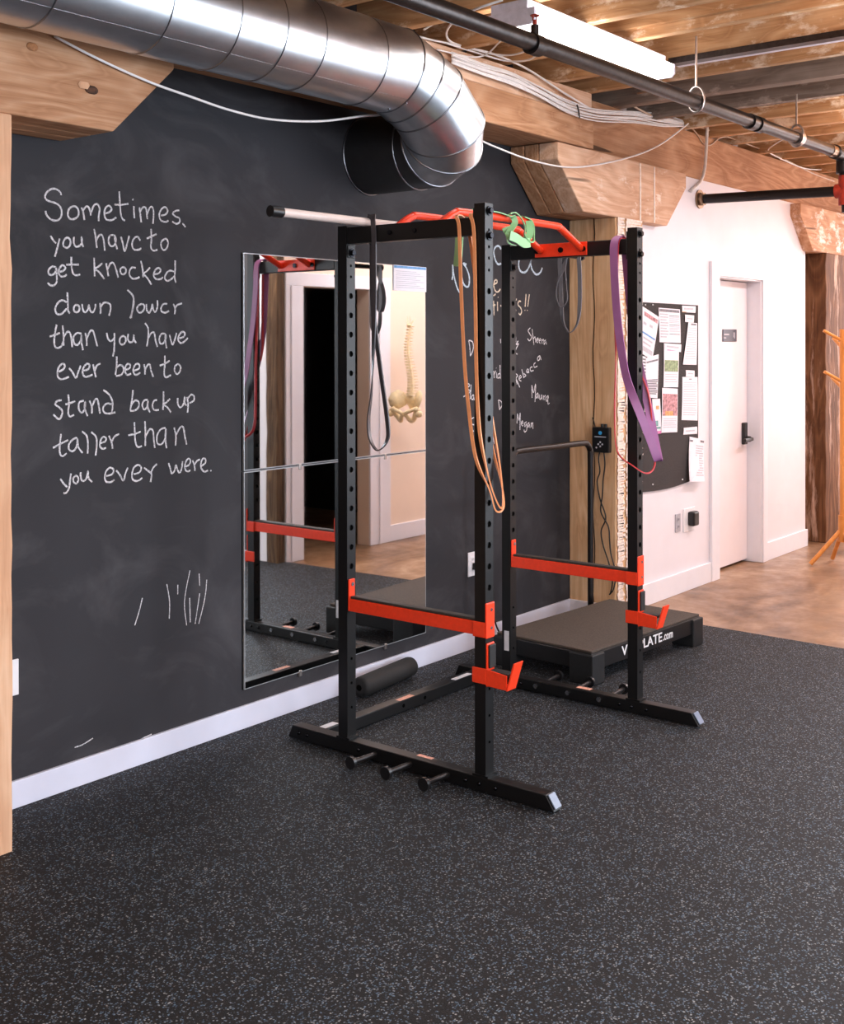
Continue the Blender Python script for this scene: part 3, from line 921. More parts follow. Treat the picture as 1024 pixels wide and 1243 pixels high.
gb = MB()
g = lambda x, y, d=0: tuple(at(560 + x / 10.24, 230 + y / 10.24, 'Y', -0.965 - d))
dn = (0, 0, 1)
vw = (0.74, 0.66, 0.1)
gb.ribbon([(g(575, 335, .01), vw), (g(640, 345, .02), SIDE), (g(665, 410, .025), SIDE), (g(630, 470, .02), SIDE), (g(585, 545, .02), SIDE), (g(565, 610, .01), vw), (g(590, 665, .01), vw), (g(650, 690, .0), vw)], 0.024, 0.004, False)
gb.ribbon([(g(585, 315, .015), vw), (g(650, 290, .02), vw), (g(715, 325, .025), vw), (g(765, 400, .03), vw), (g(790, 480, .03), vw), (g(785, 560, .03), vw), (g(835, 640, .025), vw), (g(885, 640, .02), vw), (g(900, 540, .015), vw), (g(890, 430, .01), vw), (g(845, 370, .0), vw), (g(765, 335, -.01), vw)], 0.026, 0.004, False)
gb.ribbon([(g(600, 570, .03), dn), (g(690, 610, .035), dn), (g(770, 665, .035), dn), (g(850, 660, .03), dn)], 0.038, 0.004, False)
gb.ribbon([(g(840, 390, .02), SIDE), (g(850, 470, .026), SIDE), (g(845, 560, .026), SIDE), (g(800, 620, .02), SIDE)], 0.030, 0.004, False)
gb.ribbon([(g(545, 470, .0), SIDE), (g(570, 520, .005), SIDE), (g(640, 600, .005), SIDE)], 0.03, 0.004, False)
gb.ribbon([(g(575, 325, .0), vw), ((3.86, -0.955, 2.124), vw), ((3.74, -0.945, 2.124), vw), ((3.69, -0.93, 2.105), YD), ((3.675, -0.915, 2.04), YD), ((3.672, -0.91, 1.96), YD), ((3.670, -0.905, 1.90), YD)], 0.036, 0.004, False)
tag(gb.build('resistance_band', M['band_green'], None, smooth=True), 'pale green elastic band knotted round the red pull-up bar', 'resistance band', 'elastic bands hanging on the rack')

# ------------------------------------------------------------------ vibration platform
pc = Vector((5.335, -0.592, 0))
pa = math.radians(-3.6)
plat = thing('vibration_platform', 'low black vibration platform with a brown grit top behind the rack', 'exercise platform', pc)
RZ = Matrix.Rotation(pa, 3, 'Z')
hx, hy = 0.515, 0.285


def pbox(a, b, name, mat, par, **kw):
    mb = MB()
    mb.box((pc.x + a[0], pc.y + a[1], a[2]), (pc.x + b[0], pc.y + b[1], b[2]), rot=RZ, c=(pc.x, pc.y, 0))
    return mb.build(name, mat, par, **kw)


pbox((-hx, -hy, 0.066), (hx, hy, 0.148), 'frame', M['platform_black'], plat, bevel=0.005)
pbox((-hx + 0.004, -hy + 0.004, 0.1485), (hx - 0.004, hy - 0.004, 0.160), 'top_mat', M['platform_top'], plat, bevel=0.003)
for sx in (-1, 1):
    for sy in (-1, 1):
        cx_, cy_ = sx * (hx - 0.04), sy * (hy - 0.055)
        pbox((cx_ - 0.052, cy_ - 0.067, 0.0), (cx_ + 0.052, cy_ + 0.067, 0.144), 'foot', M['platform_foot'], plat, bevel=0.006)


def text_mesh(body, size, xform, mat, name, parent, extr=0.0008):
    cu = bpy.data.curves.new(name, 'FONT')
    cu.body = body
    cu.size = size
    cu.extrude = extr
    cu.offset = size * 0.012
    o = bpy.data.objects.new('text_tmp', cu)
    COL.objects.link(o)
    dg = bpy.context.evaluated_depsgraph_get()
    me = bpy.data.meshes.new_from_object(o.evaluated_get(dg))
    bpy.data.objects.remove(o)
    off = wloc(parent)
    for v in me.vertices: v.co = xform(v.co) - off
    me.materials.clear()
    me.materials.append(mat)
    ob = bpy.data.objects.new(name, me)
    COL.objects.link(ob)
    ob.parent = parent
    return ob


def plat_text(co, ox, oz, sx):
    p = Vector((ox + co.x * sx, -hy - 0.001 - co.z, oz + co.y))
    p = RZ @ p
    return Vector((pc.x + p.x, pc.y + p.y, p.z))


def plat_line(body, size, x0, x1, z0):
    tmp = bpy.data.curves.new('tmp', 'FONT')
    tmp.body, tmp.size = body, size
    o = bpy.data.objects.new('tmp', tmp)
    COL.objects.link(o)
    bpy.context.view_layer.update()
    wdt = o.dimensions.x
    bpy.data.objects.remove(o)
    return text_mesh(body, size, lambda c: plat_text(c, x0, z0, (x1 - x0) / wdt), M['white_print'], 'printed_lettering', plat)


plat_line('VIBEPLATE', 0.066, -0.258, 0.118, 0.090)
plat_line('.com', 0.060, 0.128, 0.222, 0.091)
hp = [(5.795, -0.262, 0.10), (5.795, -0.262, 0.55), (5.795, -0.262, 0.95), (5.786, -0.262, 1.005), (5.757, -0.262, 1.034), (5.71, -0.262, 1.044), (5.4, -0.250, 1.044), (5.11, -0.238, 1.044), (5.06, -0.237, 1.034), (5.035, -0.236, 1.005), (5.025, -0.236, 0.95), (5.025, -0.236, 0.5), (5.025, -0.236, 0.10)]
MB().tube(hp, 0.0165, 18, smooth_path=4).build('handle', M['iron_black'], plat, smooth='all')

# ------------------------------------------------------------------ foam pad, mirror, sockets
fo = thing('foam_bar_pad', 'black foam roller with a slit lying on the floor by the skirting board', 'foam pad', (4.2, -0.115, 0))
R_ = []
a0, a1 = Vector((3.985, -0.118, 0.049)), Vector((4.415, -0.075, 0.049))
ax = (a1 - a0).normalized()
ux = Vector((-ax.y, ax.x, 0))
mb = MB()
for s in [0, 0.006, 0.02] + [0.02 + i * 0.039 for i in range(1, 11)] + [0.424, 0.432]:
    rr = 0.047 if 0.006 < s < 0.42 else (0.044 if s in (0.006, 0.424) else 0.036)
    ring = []
    for k in range(40):
        th = 2 * math.pi * k / 40
        r2 = rr
        if k in (26, 27): r2 = 0.030
        ring.append(a0 + ax * s + ux * (math.cos(th) * r2) + Vector((0, 0, math.sin(th) * r2)))
    R_.append(ring)
mb.rings(R_).build('foam_body', M['foam'], fo, smooth=True, angle=50)
MB().cyl(a0 - ax * 0.0008, a0 - ax * 0.0002, 0.014, 18).build('bore', M['hole'], fo)

for k, (z0, z1, lab) in enumerate(((1.0715, 1.9806, 'upper wall mirror pane, the one reflecting the doorway top and a note'), (0.1592, 1.0665, 'lower wall mirror pane, reflecting the floor behind the rack'))):
    mr = thing('wall_mirror', lab, 'mirror', (4.0, -0.004, z0), 'stacked wall mirror panes')
    x0, x1 = 3.3873, 4.6129
    e = 0.004
    MB().box((x0, -0.009, z0), (x1, -0.001, z1)).build('glass_edge', M['glass_edge'], mr)
    MB().face([(x0 + e, -0.0094, z0 + e), (x1 - e, -0.0094, z0 + e), (x1 - e, -0.0094, z1 - e), (x0 + e, -0.0094, z1 - e)])
    g_ = MB()
    g_.box((x0 + e, -0.0096, z0 + e), (x1 - e, -0.0091, z1 - e))
    g_.build('mirror_glass', M['mirror'], mr)
    MB().box((x0 - 0.006, -0.0012, z0), (x0 + 0.01, -0.0002, z1)).build('backing', M['hole'], mr)
    for xc in (3.72, 4.30) if k == 1 else ():
        for zc, up in ((z0, 1), (z1, -1)):
            MB().box((xc - 0.008, -0.013, zc - 0.018), (xc + 0.008, -0.0005, zc + 0.010)).build('mirror_clip', M['zinc'], mr, bevel=0.003)
nt = thing('paper_note', 'white printed note with a blue heading taped to the mirror top right corner', 'note', (4.487, -0.0125, 1.92))
MB().box((4.360, -0.0135, 1.857), (4.614, -0.0115, 1.980)).build('sheet', M['paper'], nt)
pr_ = MB()
for i in range(9):
    pr_.box((4.375, -0.0142, 1.872 + i * 0.0098), (4.595 - 0.03 * (i % 3), -0.0136, 1.8745 + i * 0.0098))
pr_.build('printed_lines', M['ink_light'], nt)
MB().box((4.363, -0.0142, 1.966), (4.611, -0.0136, 1.978)).build('blue_heading', M['ink_blue'], nt)


def outlet(name, label, x0, x1, z0, z1, yw, mat, slots=True, cat='socket'):
    o = thing(name, label, cat, ((x0 + x1) / 2, yw, (z0 + z1) / 2))
    MB().box((x0, yw - 0.007, z0), (x1, yw - 0.0005, z1)).build('cover_plate', mat, o, bevel=0.002)
    if slots:
        for f in (0.3, 0.7):
            zc = z0 + (z1 - z0) * f
            xc = (x0 + x1) / 2
            r_ = MB().box((xc - 0.017, yw - 0.0095, zc - 0.014), (xc + 0.017, yw - 0.006, zc + 0.014)).build('receptacle', mat, o, bevel=0.003)
            MB().box((xc - 0.008, yw - 0.0102, zc - 0.006), (xc - 0.005, yw - 0.0094, zc + 0.006)).box((xc + 0.005, yw - 0.0102, zc - 0.006), (xc + 0.008, yw - 0.0094, zc + 0.006)).build('slot', M['hole'], r_)
    return o


outlet('wall_outlet', 'white socket on the black wall beside the left timber post', 2.256, 2.332, 0.388, 0.512, 0, M['plastic_white'])
outlet('wall_outlet', 'white socket on the black wall right of the mirror, with a black plug', 4.976, 5.052, 0.380, 0.506, 0, M['plastic_white'])
outlet('wall_outlet', 'grey socket on the white wall under the notice board', 6.915, 6.985, 0.388, 0.505, WW, M['plastic_grey'])
nl = outlet('wall_outlet', 'white socket with a black night light beside the door casing', 7.03, 7.20, 0.375, 0.525, WW, M['plastic_white'], slots=False)
MB().box((7.085, WW - 0.055, 0.41), (7.165, WW - 0.007, 0.505)).build('plugged_night_light', M['plastic_black'], nl, bevel=0.012)
pc_ = thing('power_lead', 'black power cord with plug hanging from the socket right of the mirror', 'cord', (5.03, -0.02, 0.43))
MB().box((5.006, -0.04, 0.415), (5.036, -0.0105, 0.45)).build('plug', M['plastic_black'], pc_, bevel=0.004)
MB().tube([(5.036, -0.028, 0.432), (5.07, -0.03, 0.40), (5.13, -0.03, 0.355), (5.165, -0.03, 0.30), (5.168, -0.03, 0.22), (5.175, -0.03, 0.14), (5.21, -0.035, 0.06), (5.24, -0.06, 0.012)], 0.0045, 10, smooth_path=6).build('cable', M['cable_black'], pc_, smooth='all')

# control box strapped to the middle post
cb = thing('control_box', 'small black control box with a blue button on the tan timber post', 'control box', (5.975, -0.235, 1.05))
MB().box((5.952, -0.290, 0.972), (5.989, -0.180, 1.118)).build('housing', M['plastic_black'], cb, bevel=0.006)
for y in (-0.262, -0.24):
    MB().cyl((5.968, y, 1.118), (5.968, y, 1.137), 0.009, 14).build('knob', M['plastic_black'], cb)
MB().cyl((5.9525, -0.235, 1.085), (5.9495, -0.235, 1.085), 0.011, 18).build('blue_button', M['led_blue'], cb)
k_ = MB().box((5.9510, -0.272, 1.060), (5.9525, -0.198, 1.065))
for (y, z) in ((-0.222, 1.02), (-0.235, 1.032), (-0.235, 1.008), (-0.248, 1.02), (-0.21, 1.0)):
    k_.cyl((5.9526, y, z), (5.951, y, z), 0.0055, 10)
k_.build('printed_symbols', M['ink_light'], cb)
for i, pts in enumerate(([(5.968, -0.222, 0.975), (5.968, -0.215, 0.93), (5.970, -0.222, 0.86), (5.968, -0.205, 0.80), (5.968, -0.225, 0.70), (5.968, -0.262, 0.60), (5.968, -0.232, 0.52), (5.966, -0.245, 0.44), (5.962, -0.285, 0.34), (5.955, -0.312, 0.24), (5.95, -0.30, 0.165)],
                         [(5.968, -0.25, 0.975), (5.968, -0.256, 0.90), (5.968, -0.245, 0.82), (5.966, -0.240, 0.72), (5.964, -0.232, 0.63), (5.964, -0.28, 0.55), (5.962, -0.290, 0.47), (5.958, -0.300, 0.40), (5.95, -0.335, 0.29), (5.945, -0.325, 0.20), (5.94, -0.30, 0.165)])):
    MB().tube(pts, 0.004, 8, smooth_path=6).build('cable', M['cable_black'], cb, smooth='all')
MB().tube([(5.985, -0.182, 1.118), (5.985, -0.174, 1.15), (5.985, -0.165, 1.17)], 0.003, 8).build('loose_wire', M['cable_black'], cb)

# ------------------------------------------------------------------ notice board and its papers
nb = thing('notice_board', 'dark felt notice board pinned full of papers on the white wall', 'notice board', (6.83, WW, 1.27))
mb = MB()
n = 14
top, bot = [], []
bx0, bx1 = 6.42, 7.234
poly = [(bx0, WW - 0.012, 1.851), (bx1, WW - 0.012, 1.851)]
for i in range(n + 1):
    u = i / n
    poly.append((bx1 + (bx0 - bx1) * u, WW - 0.012, 0.712 - 0.022 * math.sin(u * 3.0) - 0.012 * u))
mb.prism(poly, (0, 0.011, 0)).build('felt_sheet', M['felt'], nb)
pins = MB()
for (px, py) in ((792, 370), (792, 588), (828, 582), (783, 370)):
    p = at(px, py, 'Y', WW - 0.014)
    pins.sphere(p, 0.006, 8)
pins.build('pin', M['plastic_white'], nb)
pcount = [0]


def paper(label, quad_, mat='paper', prints=(), lift=0.0, name='paper_sheet'):
    """quad_: corners surveyed on the board (enlarged view, TL TR BR BL)"""
    pcount[0] += 1
    y = WW - 0.0135 - 0.0012 * (pcount[0] % 6)
    Q = [at(760 + x / 4.78, 340 + yy / 4.78, 'Y', y) for x, yy in quad_]
    c = sum(Q, Vector()) / 4
    t = thing(name, label, 'paper', c, 'papers pinned to the notice board')
    N = 8
    mb = MB()
    V = []
    for j in range(N + 1):
        v = j / N
        row = []
        for i in range(3):
            u = i / 2
            p = Q[0].lerp(Q[1], u).lerp(Q[3].lerp(Q[2], u), v)
            row.append(p + Vector((0, -lift * v * v - 0.0012 * math.sin(v * 3.1), 0)))
        V.append(row)
    bmv = [[mb.bm.verts.new(p) for p in r] for r in V]
    bmb = [[mb.bm.verts.new(p + Vector((0, 0.0006, 0))) for p in r] for r in V]
    for j in range(N):
        for i in range(2):
            mb.bm.faces.new([bmv[j][i], bmv[j][i + 1], bmv[j + 1][i + 1], bmv[j + 1][i]])
            mb.bm.faces.new([bmb[j][i], bmb[j + 1][i], bmb[j + 1][i + 1], bmb[j][i + 1]])
    mb.build('sheet', M[mat], t)

    def pt(u, v):
        p = Q[0].lerp(Q[1], u).lerp(Q[3].lerp(Q[2], u), v)
        return p + Vector((0, -lift * v * v - 0.0012 * math.sin(v * 3.1) - 0.0009, 0))
    groups = {}
    for (m_, u0, v0, u1, v1) in prints:
        groups.setdefault(m_, []).append((u0, v0, u1, v1))
    for m_, L in groups.items():
        k = MB()
        for (u0, v0, u1, v1) in L:
            K = max(1, int((v1 - v0) * 8))
            for i in range(K):
                a, b = v0 + (v1 - v0) * i / K, v0 + (v1 - v0) * (i + 1) / K
                k.face([pt(u0, a), pt(u1, a), pt(u1, b), pt(u0, b)])
        k.build('printed_area', M[m_], t)
    return t


def lines(m, u0, u1, v0, v1, k, gap=0.5):
    return [(m, u0, v0 + (v1 - v0) * i / k, u1 - (0.08 if i % 3 == 2 else 0), v0 + (v1 - v0) * (i + gap) / k) for i in range(k)]


paper('tilted white leaflet with blue bands at the top left of the notice board', [(88, 148), (190, 215), (150, 465), (88, 425)], 'paper', [('ink_photo', .15, .08, .95, .17), ('ink_blue', .05, .52, .95, .56), ('ink_light', .1, .3, .3, .36), ('ink_light', .5, .28, .7, .34), ('ink_light', .1, .62, .8, .66), ('ink_light', .1, .72, .7, .76), ('ink_light', .1, .82, .9, .92)])
paper('white sheet with grey table columns, top centre of the notice board', [(187, 160), (310, 170), (315, 365), (192, 360)], 'paper', [('ink', .02, .03, .96, .11)] + lines('ink_light', .05, .42, .16, .9, 9) + [('ink', .46, .20, .95, .22)] + lines('ink_light', .46, .95, .24, .44, 5) + [('ink', .46, .47, .95, .49)] + lines('ink_light', .46, .95, .52, .70, 4) + [('ink', .46, .74, .95, .76)])
paper('small framed card in the top right corner of the notice board', [(323, 148), (402, 152), (400, 190), (323, 186)], 'paper', [('ink_orange', 0.0, 0.9, .3, 1.0), ('ink_light', .12, .3, .8, .6)])
paper('small white card just under the framed card on the notice board', [(340, 200), (393, 205), (390, 247), (340, 242)], 'paper', [('ink_light', .2, .4, .8, .6)])
paper('slanted white list with a short dark heading, right column of the notice board', [(360, 245), (410, 250), (407, 492), (328, 490)], 'paper', [('ink', .3, .02, .9, .06)] + lines('ink_light', .1, .9, .12, .9, 14, .3))
paper('small white card above the large blank list on the notice board', [(345, 522), (395, 525), (395, 562), (345, 560)], 'paper', [('ink_light', .2, .4, .8, .6)])
paper('large white list in the right column, beside the slanting picture sheets', [(325, 562), (413, 562), (413, 815), (320, 812)], 'paper', [('ink', .42, .04, .6, .06)] + lines('ink_light', .08, .9, .12, .92, 15, .25))
paper('small white strip under the large list on the notice board', [(333, 857), (410, 850), (410, 892), (330, 897)], 'paper', [('ink_light', .15, .4, .8, .6)])
paper('white sheet with a green picture in the middle of the notice board', [(218, 366), (305, 372), (300, 622), (215, 622)], 'paper', [('ink_light', .1, .05, .95, .10), ('ink_pink', .2, .14, .8, .16), ('ink_green', .04, .38, .96, .64)] + lines('ink_light', .1, .9, .70, .92, 4, .3))
paper('small white banner strip across the green picture sheet on the notice board', [(222, 366), (318, 373), (316, 418), (222, 400)], 'paper', [('ink_light', .1, .35, .85, .6)])
paper('white sheet with a reddish group picture below the green picture sheet', [(207, 625), (298, 630), (295, 882), (203, 886)], 'paper', [('ink_photo', .04, .13, .97, .62), ('ink_orange', .2, .52, .7, .62)] + lines('ink_light', .1, .9, .68, .92, 5, .3))
paper('white sheet with a dark striped block, left column of the notice board', [(113, 452), (187, 430), (180, 686), (111, 680)], 'paper', [('ink', .04, .10, .96, .14)] + lines('ink', .05, .95, .56, .93, 9, .6))
paper('patterned strip half hidden behind the rack post on the notice board', [(92, 440), (112, 445), (110, 690), (92, 690)], 'paper', lines('ink', .1, .95, .05, .95, 12, .5))
paper('pink and teal leaflet low on the notice board', [(150, 690), (195, 688), (204, 890), (157, 894)], 'paper', [('ink_pink', .03, .92, .97, 1.0), ('ink_teal', .1, .62, .6, .78), ('ink_orange', .4, .2, .8, .3), ('ink_teal', .1, .80, .9, .86)])
paper('small torn white card left of the pink and teal leaflet', [(100, 705), (135, 695), (141, 745), (104, 766)], 'paper', [('ink', .2, .3, .8, .6)])
paper('pale blue sticky slip half behind the purple elastic band', [(103, 828), (131, 850), (136, 885), (116, 918)], 'paper_blue')
paper('sheaf of pages hanging open at the lower right of the notice board', [(368, 910), (452, 926), (430, 1166), (343, 1168)], 'paper', [('ink', .72, .03, .98, .08), ('ink', .02, .06, .22, .1)] + lines('ink_light', .45, .95, .16, .9, 13, .45), lift=0.03)
paper('curled cover page of the sheaf at the lower right of the notice board', [(366, 908), (432, 922), (392, 1090), (343, 1166)], 'paper', [], lift=0.04)

# door sign
sg = thing('door_sign', 'small dark sign on the white door', 'sign', (7.97, -0.13, 1.66))
MB().box((7.862, -0.137, 1.612), (8.098, -0.1305, 1.700)).build('plate', M['sign'], sg, bevel=0.002)
sl = MB()
for (a, b, z0, z1) in ((0.012, 0.10, 0.046, 0.056), (0.012, 0.05, 0.022, 0.030), (0.172, 0.182, 0.03, 0.066), (0.19, 0.20, 0.022, 0.066)):
    sl.box((7.862 + a, -0.1385, 1.612 + z0), (7.862 + b, -0.137, 1.612 + z1))
sl.build('lettering', M['ink_light'], sg)

# ------------------------------------------------------------------ coat stand at the right edge
cs = thing('coat_stand', 'orange wooden coat stand with pegs at the right edge of the frame', 'coat stand', (8.53, -0.757, -0.008))
sx_, sy_ = 8.53, -0.757
MB().cyl((sx_, sy_, 0.20), (sx_, sy_, 1.70), 0.026, 20).build('pole', M['stand_wood'], cs, smooth=True, bevel=0.003)
MB().cyl((sx_, sy_, 0.17), (sx_, sy_, 0.36), 0.036, 20).build('collar', M['stand_wood'], cs, smooth=True, bevel=0.004)
for a in (127, 37, 217, 307):
    c_, s_ = math.cos(math.radians(a)), math.sin(math.radians(a))
    MB().tube([(sx_ + c_ * 0.02, sy_ + s_ * 0.02, 0.25), (sx_ + c_ * 0.235, sy_ + s_ * 0.235, 0.008)], 0.016, 14).build('leg', M['stand_wood'], cs, smooth=True)
for a, z in ((136, 1.655), (316, 1.655), (46, 1.60), (226, 1.60), (140, 1.36), (320, 1.36), (50, 1.31), (230, 1.31)):
    c_, s_ = math.cos(math.radians(a)), math.sin(math.radians(a))
    MB().tube([(sx_ + c_ * 0.015, sy_ + s_ * 0.015, z - 0.035), (sx_ + c_ * 0.15, sy_ + s_ * 0.15, z + 0.035)], 0.012, 12).build('peg', M['stand_wood'], cs, smooth=True)

# ------------------------------------------------------------------ metal duct
DR = 0.178
V = [Vector(p) for p in ((-3.95, -0.5, 2.732), (3.763, -0.5, 2.735), (3.885, -0.508, 2.690), (3.962, -0.525, 2.645), (4.107, -0.505, 2.550), (4.160, -0.462, 2.508), (4.190, -0.378, 2.482), (4.191, -0.295, 2.478), (4.190, -0.004, 2.478))]
duct = thing('air_duct', 'round galvanized air duct with a jointed elbow into the black wall', 'duct', (3.0, -0.5, 2.73))
nrm = []
for i in range(len(V)):
    a = (V[i] - V[i - 1]).normalized() if i else (V[1] - V[0]).normalized()
    b = (V[i + 1] - V[i]).normalized() if i < len(V) - 1 else a
    nrm.append((a + b).normalized())
ref = Vector((0, 0, 1))
seams = []
NS = 48
for i in range(len(V) - 1):
    d = (V[i + 1] - V[i]).normalized()
    u = (ref - d * ref.dot(d)).normalized()
    ref = u
    v = d.cross(u)
    rings = []
    for j in (i, i + 1):
        ring = []
        for k in range(NS):
            p = V[i] + (u * math.cos(2 * math.pi * k / NS) + v * math.sin(2 * math.pi * k / NS)) * DR
            t = (V[j] - p).dot(nrm[j]) / d.dot(nrm[j])
            ring.append(p + d * t)
        rings.append(ring)
    if i < len(V) - 1: seams.append((i + 1, rings[1]))
    name = 'straight_run' if i == 0 else ('wall_collar' if i == len(V) - 2 else 'elbow_gore')
    mat_ = M['duct_black'] if i >= len(V) - 3 else M['galv']
    MB().rings(rings, cap=False).build(name, mat_, duct, smooth='all')
for i, ring in seams:
    MB().tube(ring, 0.0042, 8, closed=True).build('seam_ring', M['seam'], duct, smooth='all')
for x in (1.2, 2.06, 2.47, 2.76, 2.98, 3.18, 3.53):
    ring = [Vector((x, -0.5 + DR * math.cos(2 * math.pi * k / NS), 2.7335 + DR * math.sin(2 * math.pi * k / NS))) for k in range(NS)]
    MB().tube(ring, 0.0028, 6, closed=True).build('seam_ring', M['seam'], duct, smooth='all')
lz = MB()
th = math.radians(232)
lz.tube([(-3.9, -0.5 + math.cos(th) * DR, 2.733 + math.sin(th) * DR), (3.78, -0.5 + math.cos(th) * DR, 2.735 + math.sin(th) * DR)], 0.0011, 6)
lz.build('lock_seam', M['seam'], duct, smooth='all')
sc_ = MB()
for (x, y, z) in ((3.74, 0, 0), (3.70, 1, 0)):
    th = math.radians(238 + 20 * y)
    sc_.sphere((x, -0.5 + math.cos(th) * (DR + .001), 2.735 + math.sin(th) * (DR + .001)), 0.006, 8)
sc_.build('screw', M['bright_bolt'], duct)

# ------------------------------------------------------------------ pipes under the ceiling
PY = -1.178
p1 = thing('sprinkler_pipe', 'dark iron pipe running under the ceiling from top centre to the right', 'pipe', (4.5, PY, 2.76))
MB().cyl((-3.9, PY, 2.725), (7.255, PY, 2.755), 0.0335, 24).build('tube', M['iron'], p1, smooth=True)
for x in (3.80, 5.86, 5.96):
    MB().cyl((x - 0.03, PY, 2.737 + (x - 3) * 0.004), (x + 0.03, PY, 2.737 + (x - 3) * 0.004), 0.041, 24).build('coupling', M['iron'], p1, smooth=True, bevel=0.004)
MB().cyl((6.48, PY, 2.753), (6.53, PY, 2.753), 0.046, 24).build('coupling', M['zinc'], p1, smooth=True, bevel=0.004)
MB().cyl((7.03, PY, 2.754), (7.12, PY, 2.754), 0.036, 24).build('threaded_end', M['brass'], p1, smooth=True)
MB().tube([(7.11, PY, 2.754), (7.22, PY, 2.754), (7.262, PY, 2.745), (7.275, PY, 2.72), (7.275, PY, 2.64)], 0.043, 20, smooth_path=4).build('elbow', M['iron_black'], p1, smooth='all')
sh = MB().cyl((3.80, PY, 2.78), (3.80, PY, 2.815), 0.016, 14).build('sprinkler_head', M['iron'], p1, smooth=True)
MB().cyl((3.80, PY, 2.815), (3.80, PY, 2.835), 0.009, 10).cyl((3.80, PY, 2.850), (3.80, PY, 2.854), 0.018, 14).box((3.785, PY - 0.002, 2.832), (3.789, PY + 0.002, 2.851)).box((3.811, PY - 0.002, 2.832), (3.815, PY + 0.002, 2.851)).build('sprinkler_deflector', M['rust_red'], sh)
p2 = thing('wall_pipe', 'black iron pipe with a wall flange coming out of the white wall', 'pipe', (7.272, -0.7, 2.55))
MB().cyl((7.272, WW - 0.004, 2.555), (7.275, PY + 0.03, 2.534), 0.032, 24).build('tube', M['iron_black'], p2, smooth=True)
MB().cyl((7.272, WW - 0.001, 2.555), (7.272, WW - 0.012, 2.555), 0.062, 26).cyl((7.272, WW - 0.012, 2.555), (7.272, WW - 0.04, 2.554), 0.042, 26).build('wall_flange', M['brass'], p2, smooth=True, bevel=0.003)
tee = MB().cyl((7.275, PY - 0.02, 2.445), (7.275, PY - 0.02, 2.625), 0.048, 22).cyl((7.275, PY + 0.045, 2.534), (7.275, PY - 0.05, 2.534), 0.045, 22).build('red_tee', M['rust_red'], p2, smooth=True, bevel=0.005)
MB().cyl((7.275, PY - 0.02, 2.40), (7.275, PY - 0.02, 2.445), 0.03, 18).build('plug', M['iron_black'], p2, smooth=True)
MB().cyl((7.275, PY - 0.012, 2.62), (7.275, PY - 0.012, 2.66), 0.036, 20).build('riser', M['iron_black'], p2, smooth=True)


def hanger(label, x, ztop, red=False):
    t = thing('pipe_hanger', label, 'pipe hanger', (x, PY, 2.76), 'hangers of the ceiling pipe')
    zc = 2.737 + (x - 3) * 0.004
    MB().tube([(x, PY + 0.040 * math.sin(2 * math.pi * k / 28), zc + 0.014 + 0.060 * math.cos(2 * math.pi * k / 28)) for k in range(28)], 0.0065, 8, closed=True).build('ring', M['zinc'], t, smooth='all')
    MB().cyl((x, PY, zc + 0.07), (x, PY, ztop), 0.0055, 10).build('rod', M['zinc'], t, smooth=True)


hanger('zinc rod hanger holding the dark ceiling pipe near the lit lamp', 5.21, 3.06)
hanger('zinc ring hanger holding the dark ceiling pipe close to its right end', 6.50, 3.0)
co = thing('conduit_pipe', 'thin zinc conduit bending down the beam beside the wall flange', 'conduit', (7.2, -0.24, 2.8))
MB().tube([at(858, 150, 'Y', -0.245), at(857, 175, 'Y', -0.245), at(855, 203, 'Y', -0.245), at(850, 220, 'Y', -0.245), at(838, 232, 'Y', -0.245)], 0.011, 12, smooth_path=5).build('tube', M['conduit'], co, smooth='all')

# ------------------------------------------------------------------ ceiling lamps
lp = thing('ceiling_lamp', 'lit white fluorescent ceiling lamp over the rack', 'lamp', (4.6, -0.93, 2.886))
MB().box((3.99, -1.02, 2.945), (5.21, -0.84, 2.992)).build('housing', M['lamp_body'], lp, bevel=0.004)
MB().prism([(3.99, -1.06, 2.945), (3.99, -1.06, 2.90), (3.99, -1.045, 2.886), (3.99, -0.815, 2.886), (3.99, -0.80, 2.90), (3.99, -0.80, 2.945)], (1.22, 0, 0)).build('diffuser', M['tube_light'], lp, smooth=True)
for x in (3.976, 5.21):
    MB().prism([(x, -1.062, 2.947), (x, -1.062, 2.90), (x, -1.046, 2.884), (x, -0.814, 2.884), (x, -0.798, 2.90), (x, -0.798, 2.947)], (0.014, 0, 0)).build('end_plate', M['lamp_body'], lp)
st = thing('cable_tray', 'dark metal channel running between the joists from the lit lamp', 'channel', (5.55, -3.0, 3.0))
MB().box((5.275, -7.0, 2.965), (5.335, -1.0, 2.995)).build('channel', M['iron'], st)
MB().box((5.336, -7.0, 2.972), (5.395, -1.0, 2.995)).build('white_strip', M['lamp_body'], st)

# ------------------------------------------------------------------ cables
def cable(label, pts, r, mat, name='cable', group=None):
    o = MB().tube(pts, r, 8, smooth_path=8).build(name, mat, None, smooth='all')
    return tag(o, label, 'cable', group)


